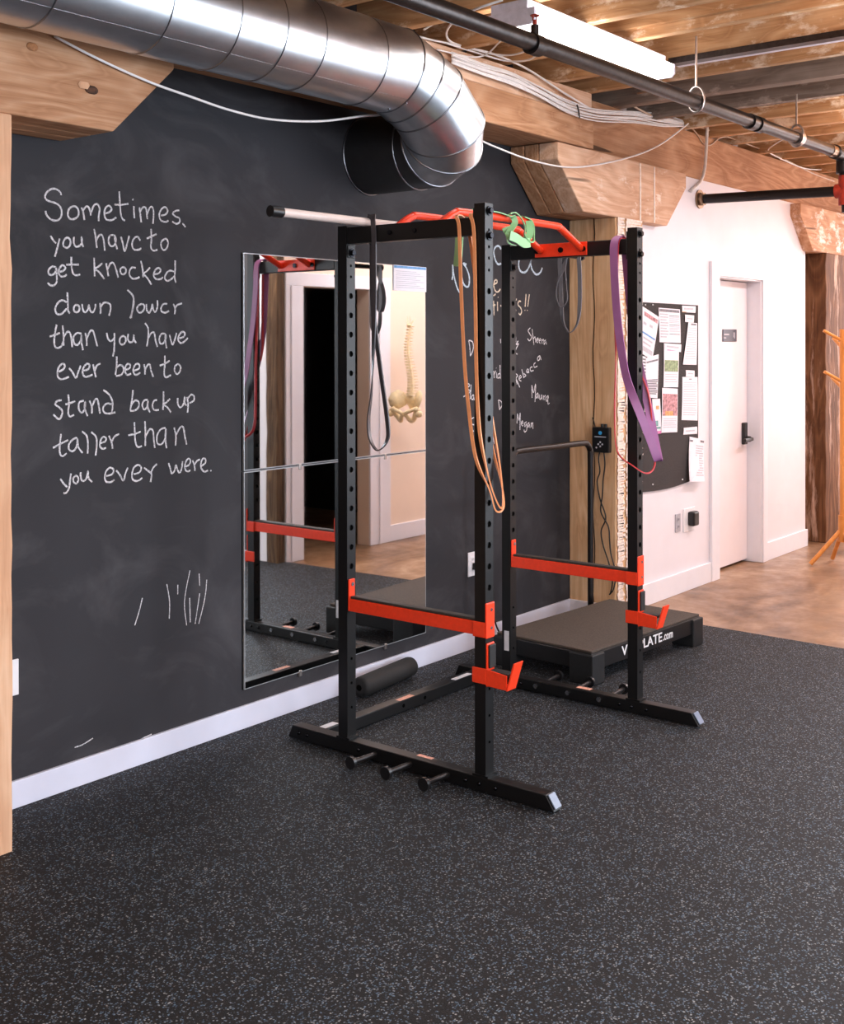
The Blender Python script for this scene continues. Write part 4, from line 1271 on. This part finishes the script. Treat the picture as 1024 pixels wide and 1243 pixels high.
cy = lambda px, py, v=-0.335: at(px, py, 'Y', v)
cable('single white cable sagging from the beam across the black wall to the left bolster', [cy(835, 150, -.30), cy(800, 176, -.335), cy(760, 192, -.335), cy(700, 203, -.335), cy(650, 196, -.335), cy(600, 178, -.34), cy(560, 160, -.33), cy(500, 140, -.32), cy(450, 140, -.32), cy(390, 147, -.32), cy(330, 145, -.32), cy(280, 134, -.325), cy(230, 117, -.325), cy(180, 99, -.325), cy(120, 72, -.325), cy(66, 44, -.325)], 0.0048, M['cable_white'])
bd = thing('cable_bundle', 'bundle of white cables lying along the fir beam above the rack', 'cable bundle', (6.0, -0.34, 2.9))
tr = [(548, 70), (585, 84), (620, 95), (655, 112), (690, 130), (725, 139), (770, 142), (805, 147), (835, 151)]
for k in range(9):
    pts = []
    for i, (px, py) in enumerate(tr):
        f = 1.0 if i < len(tr) - 1 else 0.25
        yv = (-0.330 if px < 735 else -0.235) - 0.004 * (k % 3)
        pts.append(cy(px, py + f * ((k - 4) * 1.7 + random.uniform(-1.2, 1.2)), yv))
    MB().tube(pts, 0.0046, 8, smooth_path=6).build('strand', M['cable_white'], bd, smooth='all')
MB().tube([cy(700, 127, -.345), cy(702, 134, -.35), cy(703, 143, -.345)], 0.004, 6).build('cable_tie', M['cable_black'], bd)
cable('white cable looping down from the joists onto the beam beside the duct', [at(610, 0, 'Y', -0.9), at(580, 10, 'Y', -0.8), at(555, 22, 'Y', -0.6), at(542, 38, 'Y', -0.40), at(546, 50, 'Y', -0.345), at(565, 57, 'Y', -0.335), at(600, 66, 'Y', -.335), at(640, 84, 'Y', -.335), at(680, 110, 'Y', -.336), at(716, 132, 'Y', -.336)], 0.0055, M['cable_white'])
cable('thin white cable crossing behind the dark ceiling pipe above the duct elbow', [at(590, 0, 'Y', -0.75), at(560, 10, 'Y', -0.62), at(535, 24, 'Y', -0.50), at(514, 36, 'Y', -0.40)], 0.0045, M['cable_white'])
cable('white cable curving under the dark pipe beneath the left end of the lamp', [at(500, 42, 'Y', -.335), at(522, 48, 'Y', -.335), at(560, 56, 'Y', -.335), at(600, 66, 'Y', -.345), at(625, 66, 'Y', -0.45), at(645, 58, 'Y', -0.7), at(652, 48, 'Y', -0.95)], 0.005, M['cable_white'])
cable('white cable rising from the beam to the lamp behind the dark ceiling pipe', [at(530, 60, 'Y', -.335), at(570, 69, 'Y', -.335), at(590, 66, 'Y', -.36), at(605, 52, 'Y', -.55), at(618, 40, 'Y', -.8)], 0.004, M['cable_white'])
cable('lower white cable looping from the beam up under the left end of the lamp', [at(540, 52, 'Y', -.335), at(585, 66, 'Y', -.335), at(615, 74, 'Y', -.36), at(640, 73, 'Y', -0.5), at(652, 66, 'Y', -0.68), at(658, 60, 'Y', -0.76)], 0.0045, M['cable_white'])
cable('grey hooked cable rising from the end of the bundle to the joists', [at(790, 140, 'Y', -.24), at(768, 128, 'Y', -.26), at(766, 118, 'Y', -.3), at(776, 113, 'Y', -.4), at(800, 109, 'Y', -0.6)], 0.006, M['cable_tan'])
cable('tan cable stapled along the top of the right-hand beam', [at(836, 150, 'Y', -.225), at(880, 165, 'Y', -.225), at(925, 182, 'Y', -.225), at(955, 195, 'Y', -.226), at(985, 210, 'Y', -.226), at(1012, 220, 'Y', -.226)], 0.005, M['cable_tan'])
cable('tan cable hanging in a short loop under the right-hand beam top', [at(836, 152, 'Y', -.226), at(845, 162, 'Y', -.228), at(853, 174, 'Y', -.228), at(862, 176, 'Y', -.228), at(872, 168, 'Y', -.227), at(880, 166, 'Y', -.226)], 0.0045, M['cable_tan'])
cable('white cable dropping from the pipe hanger to the right-hand beam', [at(960, 164, 'Y', -0.9), at(945, 172, 'Y', -0.6), at(932, 182, 'Y', -.3), at(940, 189, 'Y', -.235), at(975, 204, 'Y', -.23), at(1005, 206, 'Y', -.23)], 0.0045, M['cable_white'])

# ------------------------------------------------------------------ spine model on the wall the mirror shows
sp = thing('spine_model', 'ivory spine and pelvis model hanging on the warm-lit wall, seen in the mirror', 'spine model', (7.38, YO + 0.175, 1.8))
SX, SYM = 7.38, YO + 0.175


def spine_p(u):
    """u = 0 at the neck, 1 at the sacrum; runs down with its double curve (front of the body to +X)"""
    z = 1.735 - 0.54 * u
    x = SX - 0.01 + 0.018 * math.sin(u * 2 * math.pi + 2.6) + 0.02 * u
    return Vector((x, SYM - 0.02 + 0.03 * u, z))


for k in range(24):
    u = k / 23
    p = spine_p(u)
    r = 0.017 + 0.013 * u
    mb = MB()
    h = 0.0075 + 0.0022 * u
    mb.cyl(p + Vector((0, 0, -h)), p + Vector((0, 0, h)), r, 12, r * 0.95)
    mb.tube([p + Vector((-r * 0.2, -r * 0.7, 0)), p + Vector((0.0, -r * 1.7, -0.004)), p + Vector((0.0, -r * 2.6 - 0.008, -0.014))], lambda t: 0.0055 - 0.003 * t, 6)
    for s in (-1, 1):
        mb.tube([p + Vector((s * r * 0.6, -r * 0.6, 0.002)), p + Vector((s * (r * 1.6 + 0.008), -r * 1.1, 0.003))], lambda t: 0.0048 - 0.0022 * t, 6)
    mb.build('vertebra', M['bone'], sp, smooth=True)
cd = MB().tube([spine_p(i / 20) + Vector((0, -0.018, 0)) for i in range(21)], 0.006, 8).build('spinal_cord', M['bone'], sp, smooth='all')
mb = MB()
for i in range(7):                                  # loose nerve ends and hanging wire at the neck
    a = i * 0.9
    p = spine_p(0)
    mb.tube([p, p + Vector((0.016 * math.cos(a), 0.01 * math.sin(a), 0.02)), p + Vector((0.034 * math.cos(a), 0.02 * math.sin(a), 0.05 + 0.02 * (i % 3)))], 0.0016, 5)
mb.cyl(spine_p(0), spine_p(0) + Vector((0, -0.10, 0.07)), 0.002, 6)
mb.build('nerve_strand', M['bone'], sp)
MB().sphere(spine_p(0) + Vector((0, 0.004, 0.012)), 0.022, 12, (1, 1.1, 0.6)).build('top_vertebra', M['bone'], sp, smooth='all')
base = spine_p(1)
PS = 1.2
mb = MB()
mb.rings([[base + PS * Vector((math.cos(2 * math.pi * k / 14) * w, -0.012 - 0.02 * t + math.sin(2 * math.pi * k / 14) * w * 0.5, -0.012 - 0.105 * t)) for k in range(14)] for t, w in ((0, 0.034), (0.25, 0.046), (0.5, 0.036), (0.75, 0.022), (1, 0.009))])
mb.build('sacrum', M['bone'], sp, smooth='all')
for s in (-1, 1):
    mb = MB()
    # iliac wing: a curved, flaring blade
    prof = [(0.028, 0.0, -0.030), (0.050, 0.012, 0.012), (0.085, 0.030, 0.028), (0.118, 0.058, 0.006), (0.128, 0.080, -0.035), (0.112, 0.088, -0.075), (0.085, 0.072, -0.105), (0.060, 0.045, -0.095), (0.036, 0.015, -0.075)]
    A = [base + PS * Vector((s * a, b - 0.01, c)) for a, b, c in prof]
    ctr = base + PS * Vector((s * 0.080, 0.030, -0.035))
    va = [mb.bm.verts.new(p) for p in A]
    vb = [mb.bm.verts.new(p + Vector((-s * 0.004, -0.014, 0))) for p in A]
    c0 = mb.bm.verts.new(ctr)
    c1 = mb.bm.verts.new(ctr + Vector((-s * 0.002, -0.012, 0)))
    nA = len(A)
    for i in range(nA):
        j = (i + 1) % nA
        mb.bm.faces.new([va[i], va[j], c0])
        mb.bm.faces.new([vb[j], vb[i], c1])
        mb.bm.faces.new([va[j], va[i], vb[i], vb[j]])
    mb.build('iliac_wing', M['bone'], sp, smooth='all')
    hp_ = base + PS * Vector((s * 0.072, 0.055, -0.125))
    mb = MB()
    mb.tube([base + PS * Vector((s * 0.098, 0.075, -0.090)), base + PS * Vector((s * 0.08, 0.062, -0.125)), base + PS * Vector((s * 0.055, 0.045, -0.165)), base + PS * Vector((s * 0.038, 0.058, -0.175)), base + PS * Vector((s * 0.02, 0.078, -0.145)), base + PS * Vector((s * 0.006, 0.088, -0.128))], lambda t: 0.024 - 0.008 * t, 10, smooth_path=3)
    mb.tube([base + PS * Vector((s * 0.006, 0.088, -0.128)), base + PS * Vector((s * 0.04, 0.09, -0.112)), base + PS * Vector((s * 0.085, 0.08, -0.095))], 0.016, 10, smooth_path=3)
    mb.build('hip_bone', M['bone'], sp, smooth='all')
    MB().sphere(base + PS * Vector((s * 0.108, 0.072, -0.128)), 0.029, 12).build('femur_head', M['bone'], sp, smooth='all')

sp.rotation_euler = (0, 0, math.radians(80))

# ------------------------------------------------------------------ chalk writing on the black wall
def chalk(name, mat, SS, x0, y0, sc, width, label=None, sub=4):
    conv = lambda x, y: at(x0 + x / sc, y0 + y / sc, 'Y', -0.0012)
    o = MB().strokes(SS, conv, width, sub).build(name, M[mat], wall_back)
    if label: o['label'] = label
    return o


Z = 4.452
chalk('chalk_quote_line', 'chalk', [
    [(152, 75), (148, 60), (125, 42), (100, 42), (75, 60), (65, 85), (80, 105), (115, 115), (145, 135), (155, 165), (150, 195), (130, 212), (100, 208), (75, 185), (68, 160)],
    [(215, 135), (195, 150), (188, 180), (200, 203), (225, 203), (245, 185), (245, 155), (232, 138), (215, 135)],
    [(262, 142), (272, 170), (278, 210)], [(270, 160), (285, 138), (300, 140), (310, 165), (313, 185)], [(313, 170), (330, 130), (350, 125), (360, 150), (355, 190), (355, 215)],
    [(388, 175), (415, 165), (425, 148), (410, 132), (392, 145), (385, 175), (395, 205), (425, 210), (450, 195)],
    [(466, 55), (470, 120), (475, 180), (485, 205), (497, 212)], [(440, 125), (470, 128), (515, 122)],
    [(545, 135), (545, 165), (548, 200)], [(538, 96), (542, 102)],
    [(575, 140), (580, 180), (585, 222)], [(578, 165), (595, 140), (610, 145), (615, 180), (618, 205)], [(616, 180), (630, 145), (645, 140), (652, 175), (648, 230)],
    [(690, 185), (715, 180), (728, 160), (715, 140), (695, 150), (682, 180), (690, 210), (715, 220), (732, 212)],
    [(790, 158), (770, 160), (755, 175), (770, 190), (790, 200), (792, 220), (775, 230), (752, 218)], [(808, 228), (815, 236), (824, 247)]], 40, 220, Z, 0.0069, 'chalk word Sometimes')
chalk('chalk_quote_line', 'chalk', [
    [(95, 295), (110, 320), (125, 335)], [(145, 310), (135, 345), (125, 385), (118, 408)],
    [(180, 305), (165, 325), (165, 350), (185, 360), (200, 345), (202, 320), (190, 305), (180, 305)],
    [(222, 300), (220, 330), (230, 352), (250, 350), (265, 330), (262, 300), (264, 330), (272, 355)],
    [(330, 258), (338, 300), (345, 360)], [(342, 320), (355, 295), (372, 290), (382, 320), (388, 375)],
    [(435, 290), (415, 295), (408, 325), (420, 350), (440, 345), (448, 315), (440, 290), (445, 330), (455, 368)],
    [(475, 300), (485, 335), (495, 378), (508, 340), (520, 295)],
    [(580, 320), (565, 300), (545, 310), (535, 340), (545, 368), (570, 370), (585, 362)],
    [(638, 258), (640, 310), (637, 355), (650, 375), (672, 370)], [(615, 310), (640, 298), (668, 285)],
    [(712, 312), (695, 325), (692, 350), (705, 372), (722, 362), (730, 335), (722, 312), (712, 312)]], 40, 220, Z, 0.0069, 'chalk words you have to')
chalk('chalk_quote_line', 'chalk', [
    [(125, 88), (105, 82), (85, 100), (85, 122), (105, 128), (122, 110), (125, 90), (128, 130), (128, 165), (112, 185), (92, 182), (80, 170)],
    [(140, 112), (165, 105), (175, 88), (160, 75), (145, 90), (138, 115), (150, 135), (170, 135), (182, 125)],
    [(207, 30), (208, 75), (215, 115), (232, 130), (255, 125)], [(180, 72), (210, 72), (248, 72)],
    [(330, 35), (332, 85), (333, 135)], [(375, 65), (350, 85), (335, 95), (360, 115), (385, 150)],
    [(395, 65), (402, 100), (407, 135)], [(403, 95), (420, 65), (435, 65), (448, 95), (460, 142)],
    [(485, 85), (472, 98), (475, 118), (490, 125), (502, 110), (500, 92), (485, 85)],
    [(555, 90), (535, 88), (522, 105), (522, 130), (540, 148), (565, 145), (575, 138)],
    [(583, 52), (592, 95), (595, 140)], [(632, 88), (612, 110), (598, 122), (618, 145), (640, 180)],
    [(655, 125), (680, 118), (690, 102), (678, 90), (660, 102), (652, 130), (665, 150), (690, 150), (702, 140)],
    [(768, 50), (768, 100), (765, 140), (772, 170)], [(762, 110), (740, 105), (720, 120), (712, 145), (725, 160), (745, 152), (762, 135)]], 40, 305, Z, 0.0069, 'chalk words get knocked')
chalk('chalk_quote_line', 'chalk', [
    [(185, 222), (188, 270), (190, 320), (200, 335)], [(182, 275), (155, 265), (130, 285), (120, 315), (130, 338), (155, 338), (182, 310)],
    [(235, 288), (222, 300), (222, 322), (238, 330), (250, 318), (250, 298), (235, 288)],
    [(265, 285), (270, 315), (280, 330), (295, 318), (302, 290), (308, 318), (322, 330), (335, 310), (338, 285)],
    [(362, 280), (365, 310), (365, 338)], [(365, 305), (380, 280), (400, 278), (418, 290), (418, 320), (410, 348)],
    [(510, 208), (535, 235), (545, 265), (540, 310), (525, 362)], [(512, 210), (540, 240), (542, 280), (530, 360)],
    [(585, 285), (568, 295), (562, 315), (575, 332), (592, 325), (602, 305), (598, 288), (585, 285)],
    [(612, 285), (615, 318), (628, 332), (640, 310), (645, 285), (650, 315), (662, 328), (672, 300), (672, 265)],
    [(725, 285), (705, 285), (692, 305), (695, 325), (715, 332), (735, 322)],
    [(758, 285), (768, 310), (765, 340)], [(765, 310), (780, 290), (805, 282)]], 40, 305, Z, 0.0069, 'chalk words down lower')
chalk('chalk_quote_line', 'chalk', [
    [(128, 40), (118, 90), (115, 140), (125, 165), (150, 160), (165, 130)], [(90, 105), (120, 95), (145, 85)],
    [(160, 45), (165, 100), (165, 155)], [(165, 110), (185, 80), (200, 85), (208, 120), (212, 162)],
    [(262, 90), (240, 85), (220, 105), (222, 140), (240, 150), (258, 125), (262, 95), (262, 135), (270, 178)],
    [(282, 85), (290, 120), (290, 155)], [(290, 115), (310, 75), (325, 75), (335, 110), (348, 158)],
    [(398, 85), (405, 115), (420, 130), (438, 115)], [(440, 85), (440, 130), (438, 180), (432, 212)],
    [(485, 100), (470, 115), (470, 140), (485, 148), (500, 132), (500, 110), (485, 100)],
    [(515, 90), (512, 115), (522, 135), (540, 130), (545, 95), (546, 120), (558, 140)],
    [(605, 32), (622, 60), (622, 110), (615, 158)], [(622, 115), (640, 85), (655, 85), (662, 125), (672, 160)],
    [(715, 90), (695, 90), (682, 115), (688, 142), (705, 140), (718, 110), (715, 92), (716, 130), (722, 168)],
    [(738, 95), (745, 125), (755, 148), (768, 115), (775, 85)],
    [(790, 115), (815, 105), (820, 85), (805, 80), (788, 100), (785, 125), (800, 140), (820, 130), (837, 112)]], 40, 385, Z, 0.0069, 'chalk words than you have')
chalk('chalk_quote_line', 'chalk', [
    [(140, 295), (165, 280), (172, 260), (158, 252), (140, 270), (132, 300), (138, 328), (160, 335), (195, 322)],
    [(195, 275), (215, 300), (232, 328), (245, 295), (258, 262)],
    [(270, 290), (300, 280), (305, 258), (290, 252), (272, 275), (268, 300), (280, 322), (305, 318), (322, 310)],
    [(325, 255), (332, 290), (340, 325)], [(334, 290), (345, 262), (365, 250)],
    [(452, 212), (452, 260), (445, 312)], [(448, 280), (465, 260), (485, 265), (490, 290), (475, 312), (448, 318)],
    [(500, 285), (522, 275), (525, 258), (512, 252), (500, 268), (498, 295), (510, 312), (530, 305)],
    [(545, 290), (572, 278), (575, 258), (560, 252), (545, 270), (542, 295), (555, 312), (580, 300)],
    [(600, 255), (605, 285), (605, 310)], [(605, 285), (620, 258), (632, 258), (638, 290), (650, 322)],
    [(712, 208), (712, 260), (708, 305), (720, 325), (745, 312)], [(685, 262), (715, 250), (738, 235)],
    [(785, 252), (768, 265), (765, 290), (778, 308), (792, 295), (798, 270), (785, 252)]], 40, 385, Z, 0.0069, 'chalk words ever been to')
chalk('chalk_quote_line', 'chalk', [
    [(155, 92), (130, 98), (120, 115), (140, 130), (158, 150), (155, 175), (140, 195), (110, 170)],
    [(190, 62), (195, 110), (190, 160), (200, 180), (222, 172)], [(175, 115), (195, 110), (228, 98)],
    [(275, 95), (250, 105), (248, 140), (262, 160), (280, 140), (282, 100), (280, 140), (295, 178)],
    [(305, 95), (318, 130), (318, 165)], [(318, 130), (335, 90), (348, 88), (355, 120), (362, 165)],
    [(380, 38), (410, 60), (428, 95), (430, 130), (425, 165)], [(425, 115), (400, 110), (380, 130), (382, 155), (405, 165), (445, 158)],
    [(540, 38), (535, 90), (525, 148)], [(530, 120), (550, 95), (570, 100), (570, 130), (550, 148), (525, 150)],
    [(620, 90), (600, 95), (590, 120), (600, 142), (615, 130), (622, 95), (620, 130), (632, 158)],
    [(670, 92), (655, 95), (645, 120), (655, 145), (680, 145)],
    [(705, 45), (705, 95), (702, 145)], [(740, 85), (720, 105), (705, 115), (725, 130), (745, 158)],
    [(782, 80), (782, 110), (795, 132), (812, 115), (820, 75), (820, 110), (830, 120)],
    [(832, 75), (838, 115), (835, 160)], [(835, 85), (855, 62), (870, 72), (868, 95), (845, 108)]], 40, 465, Z, 0.0069, 'chalk words stand back up')
chalk('chalk_quote_line', 'chalk', [
    [(152, 275), (145, 330), (145, 375), (158, 395), (182, 380)], [(108, 350), (145, 330), (190, 308)],
    [(238, 295), (215, 305), (195, 330), (195, 358), (215, 368), (235, 345), (240, 300), (245, 345), (268, 378)],
    [(265, 262), (290, 285), (297, 330), (295, 382)], [(315, 265), (340, 290), (345, 335), (338, 392)],
    [(365, 325), (390, 315), (395, 298), (380, 290), (365, 310), (362, 340), (375, 355), (395, 350)],
    [(410, 285), (425, 320), (430, 355)], [(425, 320), (440, 290), (465, 275)],
    [(548, 212), (550, 265), (553, 315), (565, 345), (588, 340)], [(515, 282), (550, 275), (582, 262)],
    [(605, 205), (607, 265), (607, 340)], [(607, 290), (630, 250), (648, 258), (652, 300), (658, 350)],
    [(715, 242), (690, 250), (670, 285), (672, 325), (695, 330), (715, 295), (718, 245), (715, 300), (722, 352)],
    [(762, 240), (772, 285), (770, 338)], [(770, 285), (795, 240), (812, 240), (820, 285), (830, 332)]], 40, 465, Z, 0.0069, 'chalk words taller than')
chalk('chalk_quote_line', 'chalk', [
    [(148, 250), (165, 275), (185, 295)], [(205, 222), (200, 260), (195, 300), (180, 325), (165, 328)],
    [(230, 232), (218, 248), (220, 268), (235, 275), (245, 258), (242, 240), (230, 232)],
    [(258, 215), (258, 240), (268, 262), (288, 250), (298, 208), (300, 245), (320, 268)],
    [(395, 235), (428, 225), (435, 200), (415, 190), (395, 210), (388, 240), (395, 265), (420, 268), (440, 255)],
    [(450, 205), (470, 230), (488, 260), (500, 220), (512, 190)],
    [(545, 225), (575, 215), (585, 190), (568, 175), (545, 190), (535, 225), (540, 255), (565, 262), (590, 245)],
    [(600, 190), (625, 210), (640, 225), (635, 268)], [(635, 225), (650, 190), (670, 170)],
    [(732, 165), (742, 195), (750, 222), (765, 205), (772, 175), (780, 200), (792, 218), (803, 195), (808, 155)],
    [(825, 185), (845, 172), (850, 150), (838, 142), (825, 160), (820, 190), (832, 210), (850, 205)],
    [(862, 150), (872, 180), (875, 208)], [(872, 178), (885, 155), (902, 145)],
    [(910, 180), (930, 165), (932, 145), (920, 140), (908, 160), (908, 190), (925, 212), (945, 205)], [(958, 203), (963, 209)]], 40, 525, Z, 0.0069, 'chalk words you ever were')
chalk('chalk_scribble', 'chalk', [[(467, 340), (456, 385), (442, 430)], [(547, 295), (556, 350), (555, 408)], [(583, 297), (583, 328)], [(623, 250), (605, 350), (612, 430)], [(653, 260), (655, 300)], [(655, 325), (640, 425)], [(622, 340), (624, 420)], [(678, 280), (672, 340), (652, 425)],
                                [(245, 830), (270, 822), (305, 800)], [(465, 802), (497, 787)]], 0, 600, 2.703, 0.0042, 'loose chalk strokes')
Y = 7.77
NM = [
    ('chalk_name', [[(145, 258), (155, 320), (160, 405)], [(145, 258), (178, 268), (190, 315), (178, 370), (160, 405)]], 'chalk letter D'),
    ('chalk_name', [[(585, 190), (590, 250), (588, 300)], [(612, 262), (590, 300), (615, 290), (590, 340), (585, 375), (605, 388)], [(445, 245), (447, 285)]], 'chalk name end k'),
    ('chalk_name', [[(380, 545), (386, 612)], [(385, 575), (400, 545)], [(407, 560), (407, 615)], [(404, 517), (405, 522)], [(440, 490), (443, 622)], [(441, 570), (422, 578), (418, 612), (440, 605)]], 'chalk name end'),
    ('chalk_name', [[(425, 820), (436, 912)], [(425, 820), (452, 835), (458, 870), (436, 912)]], 'chalk letter D'),
    ('chalk_name', [[(130, 660), (135, 770)], [(130, 660), (155, 680), (133, 712), (160, 740), (95, 790)], [(168, 675), (160, 812)], [(190, 768), (172, 790), (178, 817), (192, 800), (191, 768), (196, 822)]], 'chalk name start'),
    ('chalk_name', [[(195, 985), (172, 1000), (168, 1040), (195, 1055)], [(185, 1105), (192, 1118)]], 'chalk letter C'),
    ('chalk_name', [[(725, 140), (705, 165), (720, 195), (738, 228), (718, 262), (700, 240)], [(743, 150), (752, 230), (760, 300)], [(756, 245), (770, 225), (777, 278)], [(785, 258), (802, 250), (795, 235), (783, 258), (796, 282)], [(810, 262), (826, 255), (819, 240), (808, 265), (820, 290)], [(832, 250), (838, 290)], [(839, 262), (850, 248), (857, 302)], [(872, 253), (855, 268), (860, 290), (873, 270), (878, 296)]], 'chalk name, topmost'),
    ('chalk_name', [[(585, 570), (595, 640), (602, 672)], [(588, 572), (607, 590), (592, 615), (610, 660), (626, 700)], [(620, 622), (640, 605), (630, 588), (618, 625), (640, 642)], [(645, 530), (665, 612)], [(663, 605), (684, 590), (664, 570)], [(695, 562), (712, 543), (700, 528), (690, 558), (714, 560)], [(745, 508), (725, 517), (730, 547), (757, 540)], [(775, 468), (760, 482), (765, 512), (792, 500)], [(816, 402), (795, 420), (796, 447), (812, 438), (817, 404), (827, 442)]], 'chalk name, slanted'),
    ('chalk_name', [[(740, 680), (742, 800)], [(742, 688), (756, 752), (775, 668), (774, 752), (770, 840)], [(797, 752), (780, 775), (785, 802), (798, 778), (798, 754), (803, 806)], [(812, 768), (816, 812), (831, 800), (832, 768), (839, 817)], [(848, 775), (856, 822)], [(852, 795), (869, 775)], [(893, 778), (872, 800), (880, 832), (895, 800), (892, 780), (892, 855), (906, 848)]], 'chalk name, right'),
    ('chalk_name', [[(605, 948), (600, 1040)], [(606, 952), (621, 1012), (630, 943), (628, 1102)], [(640, 1042), (656, 1035), (650, 1018), (639, 1045), (656, 1067)], [(690, 1028), (670, 1040), (675, 1072), (690, 1045), (692, 1100), (673, 1122), (666, 1100)], [(716, 1032), (700, 1050), (706, 1077), (718, 1050), (723, 1082)], [(733, 1033), (738, 1078)], [(738, 1052), (748, 1035), (751, 1092)]], 'chalk name, lowest'),
    ('chalk_name', [[(373, 1160), (386, 1232)]], 'chalk stroke'),
]
for nm, ss, lab in NM:
    chalk(nm, 'chalk_bright', ss, 550, 380, Y, 0.0062, lab)
chalk('chalk_heading', 'chalk_blue', [[(95, 562), (105, 500), (105, 355), (118, 480), (150, 620), (190, 722), (215, 722), (235, 640), (230, 530), (250, 610), (290, 655), (325, 640), (332, 520), (292, 400), (250, 335), (292, 352)], [(388, 450), (402, 512)],
                                    [(768, 140), (735, 98), (692, 112), (668, 180), (690, 290), (728, 348), (768, 335)]], 540, 290, 11.3, 0.0105, 'blue-white chalk heading')
chalk('chalk_heading', 'chalk_cream', [[(668, 622), (710, 602), (708, 565), (682, 570), (668, 640), (690, 715), (728, 725), (758, 688)], [(662, 782), (692, 755)], [(665, 848), (672, 1050)], [(655, 910), (690, 905)], [(718, 862), (720, 992)], [(726, 796), (730, 804)], [(762, 905), (766, 930)]], 540, 290, 11.3, 0.0085, 'cream chalk heading')
chalk('chalk_heading', 'chalk_blue', [[(320, 335), (300, 400), (310, 480), (350, 520), (400, 500), (440, 420), (465, 330), (450, 400), (470, 490), (520, 545), (568, 520), (594, 462)]], 600, 280, 10.24, 0.0115, 'blue-white chalk heading')
chalk('chalk_heading', 'chalk_cream', [[(328, 880), (302, 878), (292, 920), (325, 960), (336, 1010), (318, 1045), (300, 1025)], [(392, 788), (380, 945)], [(377, 985), (379, 995)], [(433, 792), (412, 945)], [(407, 985), (409, 995)], [(258, 862), (277, 853)], [(258, 968), (266, 1000)]], 600, 280, 10.24, 0.0085, 'cream chalk heading')
